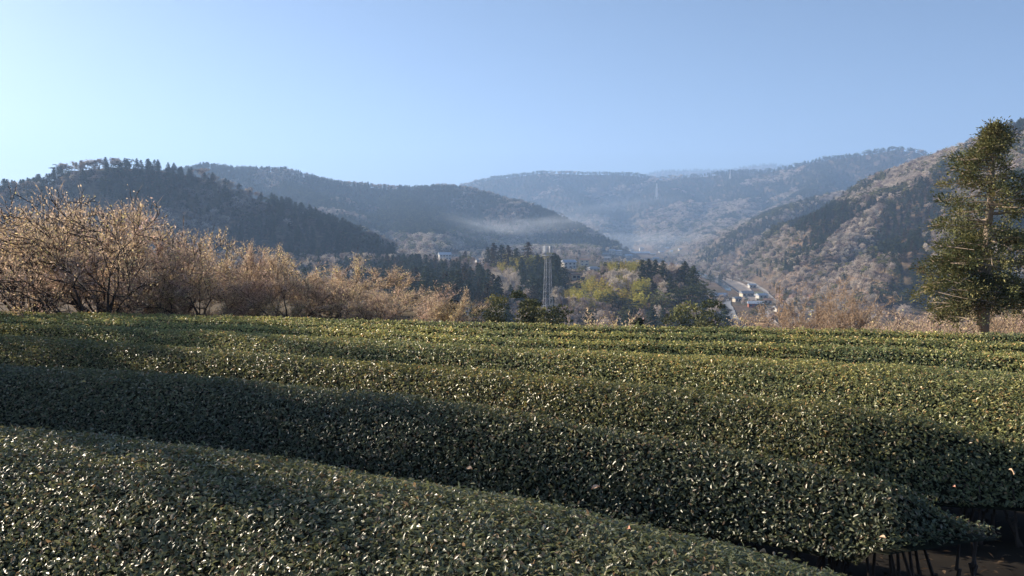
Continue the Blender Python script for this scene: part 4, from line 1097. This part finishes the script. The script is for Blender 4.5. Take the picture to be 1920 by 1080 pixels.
# ------------------------------------------------------------------ the big conifer at the right
def big_conifer():
    r = np.random.default_rng(5); px_, Y_ = 1843, 21
    x, y, _ = P(px_, 600, Y_); g = tz(x, y); zt = P(1850, 236, Y_)[2]; H = zt - g
    root = empty('conifer', (x, y, g), 0, 'tall ragged conifer with pale trunk and tufted branches at the right field edge', 'conifer')
    mb = MB(); pts = [(0, 0, -.3), (.0, 0, .5), (.02, 0, H * .3), (.05, .02, H * .55), (.09, 0, H * .8), (.12, 0, H * .985)]; rr = [.22, .16, .14, .10, .055, .012]
    for a, b, ra, rb in zip(pts[:-1], pts[1:], rr[:-1], rr[1:]): mb.bar(a, b, ra, rb, 9)
    for q in range(6):
        a = q * 1.05; mb.bar((.14 * math.cos(a), .14 * math.sin(a), .35), (.45 * math.cos(a), .45 * math.sin(a), -.15), .08, .03, 5)
    mb.build('trunk', M['barkp'], root, True)
    bars = []; C = []; D = []; N = []; S = []; cl = []
    pal = np.array([(.105, .12, .05), (.15, .16, .065), (.23, .22, .09), (.31, .28, .12), (.16, .125, .07)])
    nbr = 108
    for i in range(nbr):
        t = (i + r.random()) / nbr; zz = H * (.215 + .775 * t)
        # ragged outline: dense skirt below, open middle, tufted top
        Rm = np.interp(t, [0, .08, .25, .42, .6, .8, .93, 1], [1.25, 1.75, 1.95, 1.85, 1.5, .95, .42, .05]) * .86 * r.uniform(.45, 1.2)
        a = r.random() * 6.283
        rise = np.interp(t, [0, .5, 1], [-.28, .05, .22]) + r.normal(0, .1)
        p = np.array([.1 * t, 0, zz]); d = np.array([math.cos(a), math.sin(a), rise]); segs = 6; rad = .038 * (1.1 - t * .5)
        open_mid = .42 < t < .95
        for s_ in range(segs):
            f = (s_ + 1) / segs; q = p + d * Rm / segs + np.array([0, 0, -.05 * (1 - t) * f]) + r.normal(0, .02, 3); bars.append((p, q, rad, rad * .8)); rad *= .8
            if f > (.45 if open_mid else .25):
                for _ in range(int(r.integers(2, 4) if not open_mid else r.integers(1, 3))):
                    side = np.array([-math.sin(a), math.cos(a), 0]) * r.normal(0, .32 if t < .85 else .12) * (.5 + f * .5) + np.array([0, 0, r.normal(0, .05)])
                    cc = q + side; bars.append((q, cc, .009, .006))
                    kk = int(r.integers(34, 60) * (1.7 if t < .5 else 1.15)); off = r.normal(0, 1, (kk, 3)) * np.array([[.11, .11, .09]]) * r.uniform(.7, 1.3)
                    C.append(cc + off); dd = off / .15 + d * .8 + np.array([[0, 0, .3]]); D.append(dd); N.append(np.tile([[0, 0, 1.]], (kk, 1)) + r.normal(0, .6, (kk, 3)))
                    S.append(r.uniform(.045, .10, kk)); bc = pal[r.choice(5, p=[.28, .3, .22, .12, .08])]
                    cl.append(np.tile(bc, (kk, 1)) * r.uniform(.7, 1.35, (kk, 1)))
            p = q
    Vb, Fb = bars_np(bars, 4); obj('branches', mesh_np('branches', Vb, Fb, None, M['barkp']), root)
    C = np.concatenate(C); D = np.concatenate(D); N = np.concatenate(N); S = np.concatenate(S); cl = np.concatenate(cl)
    V, Fc, c = leaf_cards(C, D, N, S, S * .42, cl, 1, .2); obj('foliage', mesh_np('foliage', V, Fc, c, M['conif']), root)
    print('conifer cards', len(C))
big_conifer()

# ------------------------------------------------------------------ lattice mast, pole, pylons
def mast():
    Y_ = 240; x, y, _ = P(1027, 600, Y_); g = tz(x, y); zt = P(1027, 479, Y_)[2]; H = zt - g
    root = empty('lattice_mast', (x, y, g), .35, 'grey steel lattice mast carrying white panel antennas above the wood', 'mast')
    fr = MB(); br = MB(); n_ = 13; w0, w1 = 1.5, .65
    def cor(t, i): ww = w0 + (w1 - w0) * t; return (ww * (1, -1, -1, 1)[i], ww * (1, 1, -1, -1)[i], H * t)
    for i in range(4): fr.bar(cor(0, i), cor(1, i), .08, .06, 5)
    fr.build('leg_frame', M['steel'], root)
    for k in range(n_):
        a, b = k / n_, (k + 1) / n_
        for i in range(4):
            j = (i + 1) % 4; br.bar(cor(b, i), cor(b, j), .04); br.bar(cor(a, i), cor(b, j), .035); br.bar(cor(a, j), cor(b, i), .035)
    br.build('bracing', M['steel'], root)
    pf = MB(); pf.quadbox((0, 0, H + .06), (2.9, 2.9, .12))
    for i in range(4):
        a = [(1.4, 1.4), (-1.4, 1.4), (-1.4, -1.4), (1.4, -1.4)][i]; b = [(1.4, 1.4), (-1.4, 1.4), (-1.4, -1.4), (1.4, -1.4)][(i + 1) % 4]
        pf.bar((*a, H + .1), (*a, H + 1.2), .04); pf.bar((*a, H + 1.2), (*b, H + 1.2), .035)
    pf.build('platform', M['steel'], root)
    for i in range(7):
        a = i * .9 + .2; q = MB().quadbox((1.35 * math.cos(a), 1.35 * math.sin(a), H + 1.9), (.32, .2, 2.0), a).build('antenna', M['white'], root)
        MB().bar((1.15 * math.cos(a), 1.15 * math.sin(a), H + .1), (1.15 * math.cos(a), 1.15 * math.sin(a), H + 2.9), .06).build('bracket', M['steel'], q)
mast()
def pole():
    x, y, _ = P(880, 600, 92); g = tz(x, y); zt = P(880, 569, 92)[2]; H = zt - g
    root = empty('utility_pole', (x, y, g), .3, 'slim pale utility pole with small cross arms beside the orchard end', 'utility pole')
    MB().bar((0, 0, -.3), (0, 0, H), .11, .075, 8).build('post', M['concrete'], root, True)
    for k, (dz, L) in enumerate(((.45, 1.1), (.95, 1.3), (1.35, .9))):
        c = MB().quadbox((.2, 0, H - dz), (L, .09, .09)).build('cross_arm', M['steel'], root)
        for s_ in (-.4, .45): MB().bar((.2 + s_ * L, 0, H - dz + .05), (.2 + s_ * L, 0, H - dz + .24), .05, .04, 6).build('insulator', M['white'], c)
pole()
def pylon(px_, pyb, pyt, label):
    g = hit(px_, pyb, 3)
    if g is None: return
    x, y, z = g; zt = P(px_, pyt, y)[2]; H = zt - z
    root = empty('pylon', (x, y, z), .5, label, 'pylon', 'power line pylons on the far hills')
    fr = MB(); w0 = H * .085
    def c(t, i): ww = w0 * (1 - .82 * min(1, t * 1.15)); return (ww * (1, -1, -1, 1)[i], ww * (1, 1, -1, -1)[i], H * t)
    for i in range(4): fr.bar(c(0, i), c(1, i), .6, .45)
    for k in range(8):
        a, b = k / 8, (k + 1) / 8
        for i in range(4): fr.bar(c(a, i), c(b, (i + 1) % 4), .26); fr.bar(c(b, i), c(b, (i + 1) % 4), .26)
    fr.build('lattice_body', M['white'], root)
    for t, L in ((.68, .13), (.8, .15), (.92, .12)): MB().bar((-H * L, 0, H * t), (H * L, 0, H * t), .35, .35).build('cross_arm', M['steel'], root)
pylon(1231, 374, 344, 'pale lattice pylon standing on the far wooded slope at centre right')
pylon(1369, 336, 319, 'small pylon just below the far ridge, right of the larger one')
pylon(1462, 311, 299, 'tiny pylon on the skyline beside the palest distant summit')

# ------------------------------------------------------------------ fallen leaves lying on the tea
def fallen(px_, py_, size, label, col='tan'):
    key = 'fallen_' + col
    if key not in M: M[key] = noise_mat(key, *{'tan': ((.5, .33, .2), (.68, .5, .36)), 'pink': ((.5, .24, .17), (.62, .34, .24)), 'yel': ((.6, .42, .12), (.7, .5, .2))}[col], 30, .7)
    Y_ = plane_hit(px_, py_, TOP + .0); x = ray(px_, py_)[0] * Y_; z = -SF * Y_ + TOP
    for _ in range(3): pass
    n_ = 9; V = []; r = np.random.default_rng(int(px_))
    for i in range(n_):
        t = i / (n_ - 1); wd = size * .34 * math.sin(math.pi * min(.98, max(.02, t)) ** .85); cz = size * .25 * math.sin(t * 2.6)
        for s_ in (-1, -.5, 0, .5, 1): V.append((size * (t - .5), wd * s_, cz + size * .16 * s_ * s_ + r.normal(0, size * .012)))
    Fc = [[i * 5 + j, i * 5 + j + 1, (i + 1) * 5 + j + 1, (i + 1) * 5 + j] for i in range(n_ - 1) for j in range(4)]
    o = obj('fallen_leaf', mesh_np('fallen_leaf', np.array(V), np.array(Fc), None, M[key], True)); tag(o, label, 'leaf', 'fallen leaves lying on the tea hedges')
    o.location = (x, Y_, z); o.scale = (.62, .62, .62); o.rotation_euler = (r.uniform(.2, .9), r.uniform(-.4, .4), r.uniform(0, 6.28))
for a in ((1117, 917, .07, 'pale pinkish fallen leaf near the foot of the second hedge, right of centre', 'tan'), (880, 880, .06, 'tan fallen leaf low on the second hedge, left of the palest one', 'tan'),
          (191, 775, .07, 'pale fallen leaf on the third hedge at far left', 'tan'), (1181, 993, .055, 'reddish fallen leaf on the crest of the nearest hedge', 'pink'),
          (1432, 1037, .055, 'pale upright fallen leaf on the crest of the nearest hedge at right', 'tan'), (1895, 886, .07, 'tan fallen leaf on the third hedge near the right picture edge', 'tan'),
          (157, 717, .06, 'yellow fallen leaf on the third hedge at left', 'yel'), (790, 925 - 140, .05, 'small tan fallen leaf on the third hedge left of centre', 'tan'),
          (1655, 1010, .05, 'tan fallen leaf near the dark tip of the second hedge', 'tan'), (1790, 915, .05, 'pinkish fallen leaf on the top edge of the second hedge near its tip', 'pink')):
    fallen(*a)

# ------------------------------------------------------------------ air: haze over everything, drifting mist
def volume(nm, dens, col, ani=.2):
    m = bpy.data.materials.new(nm); m.use_nodes = True; n = m.node_tree; n.nodes.clear()
    v = n.nodes.new('ShaderNodeVolumePrincipled'); v.inputs['Color'].default_value = (*col, 1); v.inputs['Density'].default_value = dens; v.inputs['Anisotropy'].default_value = ani
    o = n.nodes.new('ShaderNodeOutputMaterial'); n.links.new(v.outputs[0], o.inputs['Volume']); return m
b = MB().quadbox((0, 0, 265), (13000, 13000, 800)).build('haze', volume('haze', .00026, (.40, .62, 1)))
tag(b, 'thin blue morning haze filling the valley air', 'haze', kind='stuff')
def mist(px_, py_, Y_, rx, ry, rz, ang, dens, label, tilt=0):
    x, y, z = P(px_, py_, Y_); V = []; nu, nv = 24, 12
    for j in range(nv + 1):
        ph = math.pi * j / nv
        for i in range(nu):
            th = 2 * math.pi * i / nu; V.append((rx * math.sin(ph) * math.cos(th), ry * math.sin(ph) * math.sin(th), rz * math.cos(ph)))
    Fc = [[j * nu + i, (j + 1) * nu + i, (j + 1) * nu + (i + 1) % nu, j * nu + (i + 1) % nu] for j in range(nv) for i in range(nu)]
    m = volume('mist', dens, (.8, .88, 1), .3); n = m.node_tree; v = [q for q in n.nodes if q.type == 'PRINCIPLED_VOLUME'][0]
    tc = n.nodes.new('ShaderNodeTexCoord'); mp = n.nodes.new('ShaderNodeMapping'); mp.inputs['Scale'].default_value = (1 / rx, 1 / ry, 1 / rz)
    ln = n.nodes.new('ShaderNodeVectorMath'); ln.operation = 'LENGTH'; mr = n.nodes.new('ShaderNodeMapRange'); mr.inputs[1].default_value = 1.0; mr.inputs[2].default_value = .1; mr.interpolation_type = 'SMOOTHSTEP'
    nz = n.nodes.new('ShaderNodeTexNoise'); nz.inputs['Scale'].default_value = 2.2; nz.inputs['Detail'].default_value = 3
    mr2 = n.nodes.new('ShaderNodeMapRange'); mr2.inputs[1].default_value = .38; mr2.inputs[2].default_value = .62
    mu = n.nodes.new('ShaderNodeMath'); mu.operation = 'MULTIPLY'; mu2 = n.nodes.new('ShaderNodeMath'); mu2.operation = 'MULTIPLY'; mu2.inputs[1].default_value = dens
    L = n.links; L.new(tc.outputs['Object'], mp.inputs[0]); L.new(mp.outputs[0], ln.inputs[0]); L.new(ln.outputs['Value'], mr.inputs[0]); L.new(mp.outputs[0], nz.inputs[0]); L.new(nz.outputs[0], mr2.inputs[0])
    L.new(mr.outputs[0], mu.inputs[0]); L.new(mr2.outputs[0], mu.inputs[1]); L.new(mu.outputs[0], mu2.inputs[0]); L.new(mu2.outputs[0], v.inputs['Density'])
    o = obj('mist', mesh_np('mist', np.array(V), np.array(Fc), None, m, True)); o.location = (x, y, z); o.rotation_euler = (0, tilt, R(ang))
    tag(o, label, 'mist', kind='stuff')
mist(1005, 420, 1080, 130, 150, 17, 10, .0032, 'thin streak of smoke drifting over the valley below the middle hill', -.06)
mist(905, 420, 1000, 80, 130, 12, -10, .0022, 'fainter smoke streak left of the main one', .22)
mist(1185, 452, 1750, 330, 300, 34, 0, .0018, 'pale mist bank lying at the head of the valley')
mist(1110, 392, 1900, 300, 130, 24, 5, .0014, 'long faint mist band rising along the far slope', -.12)
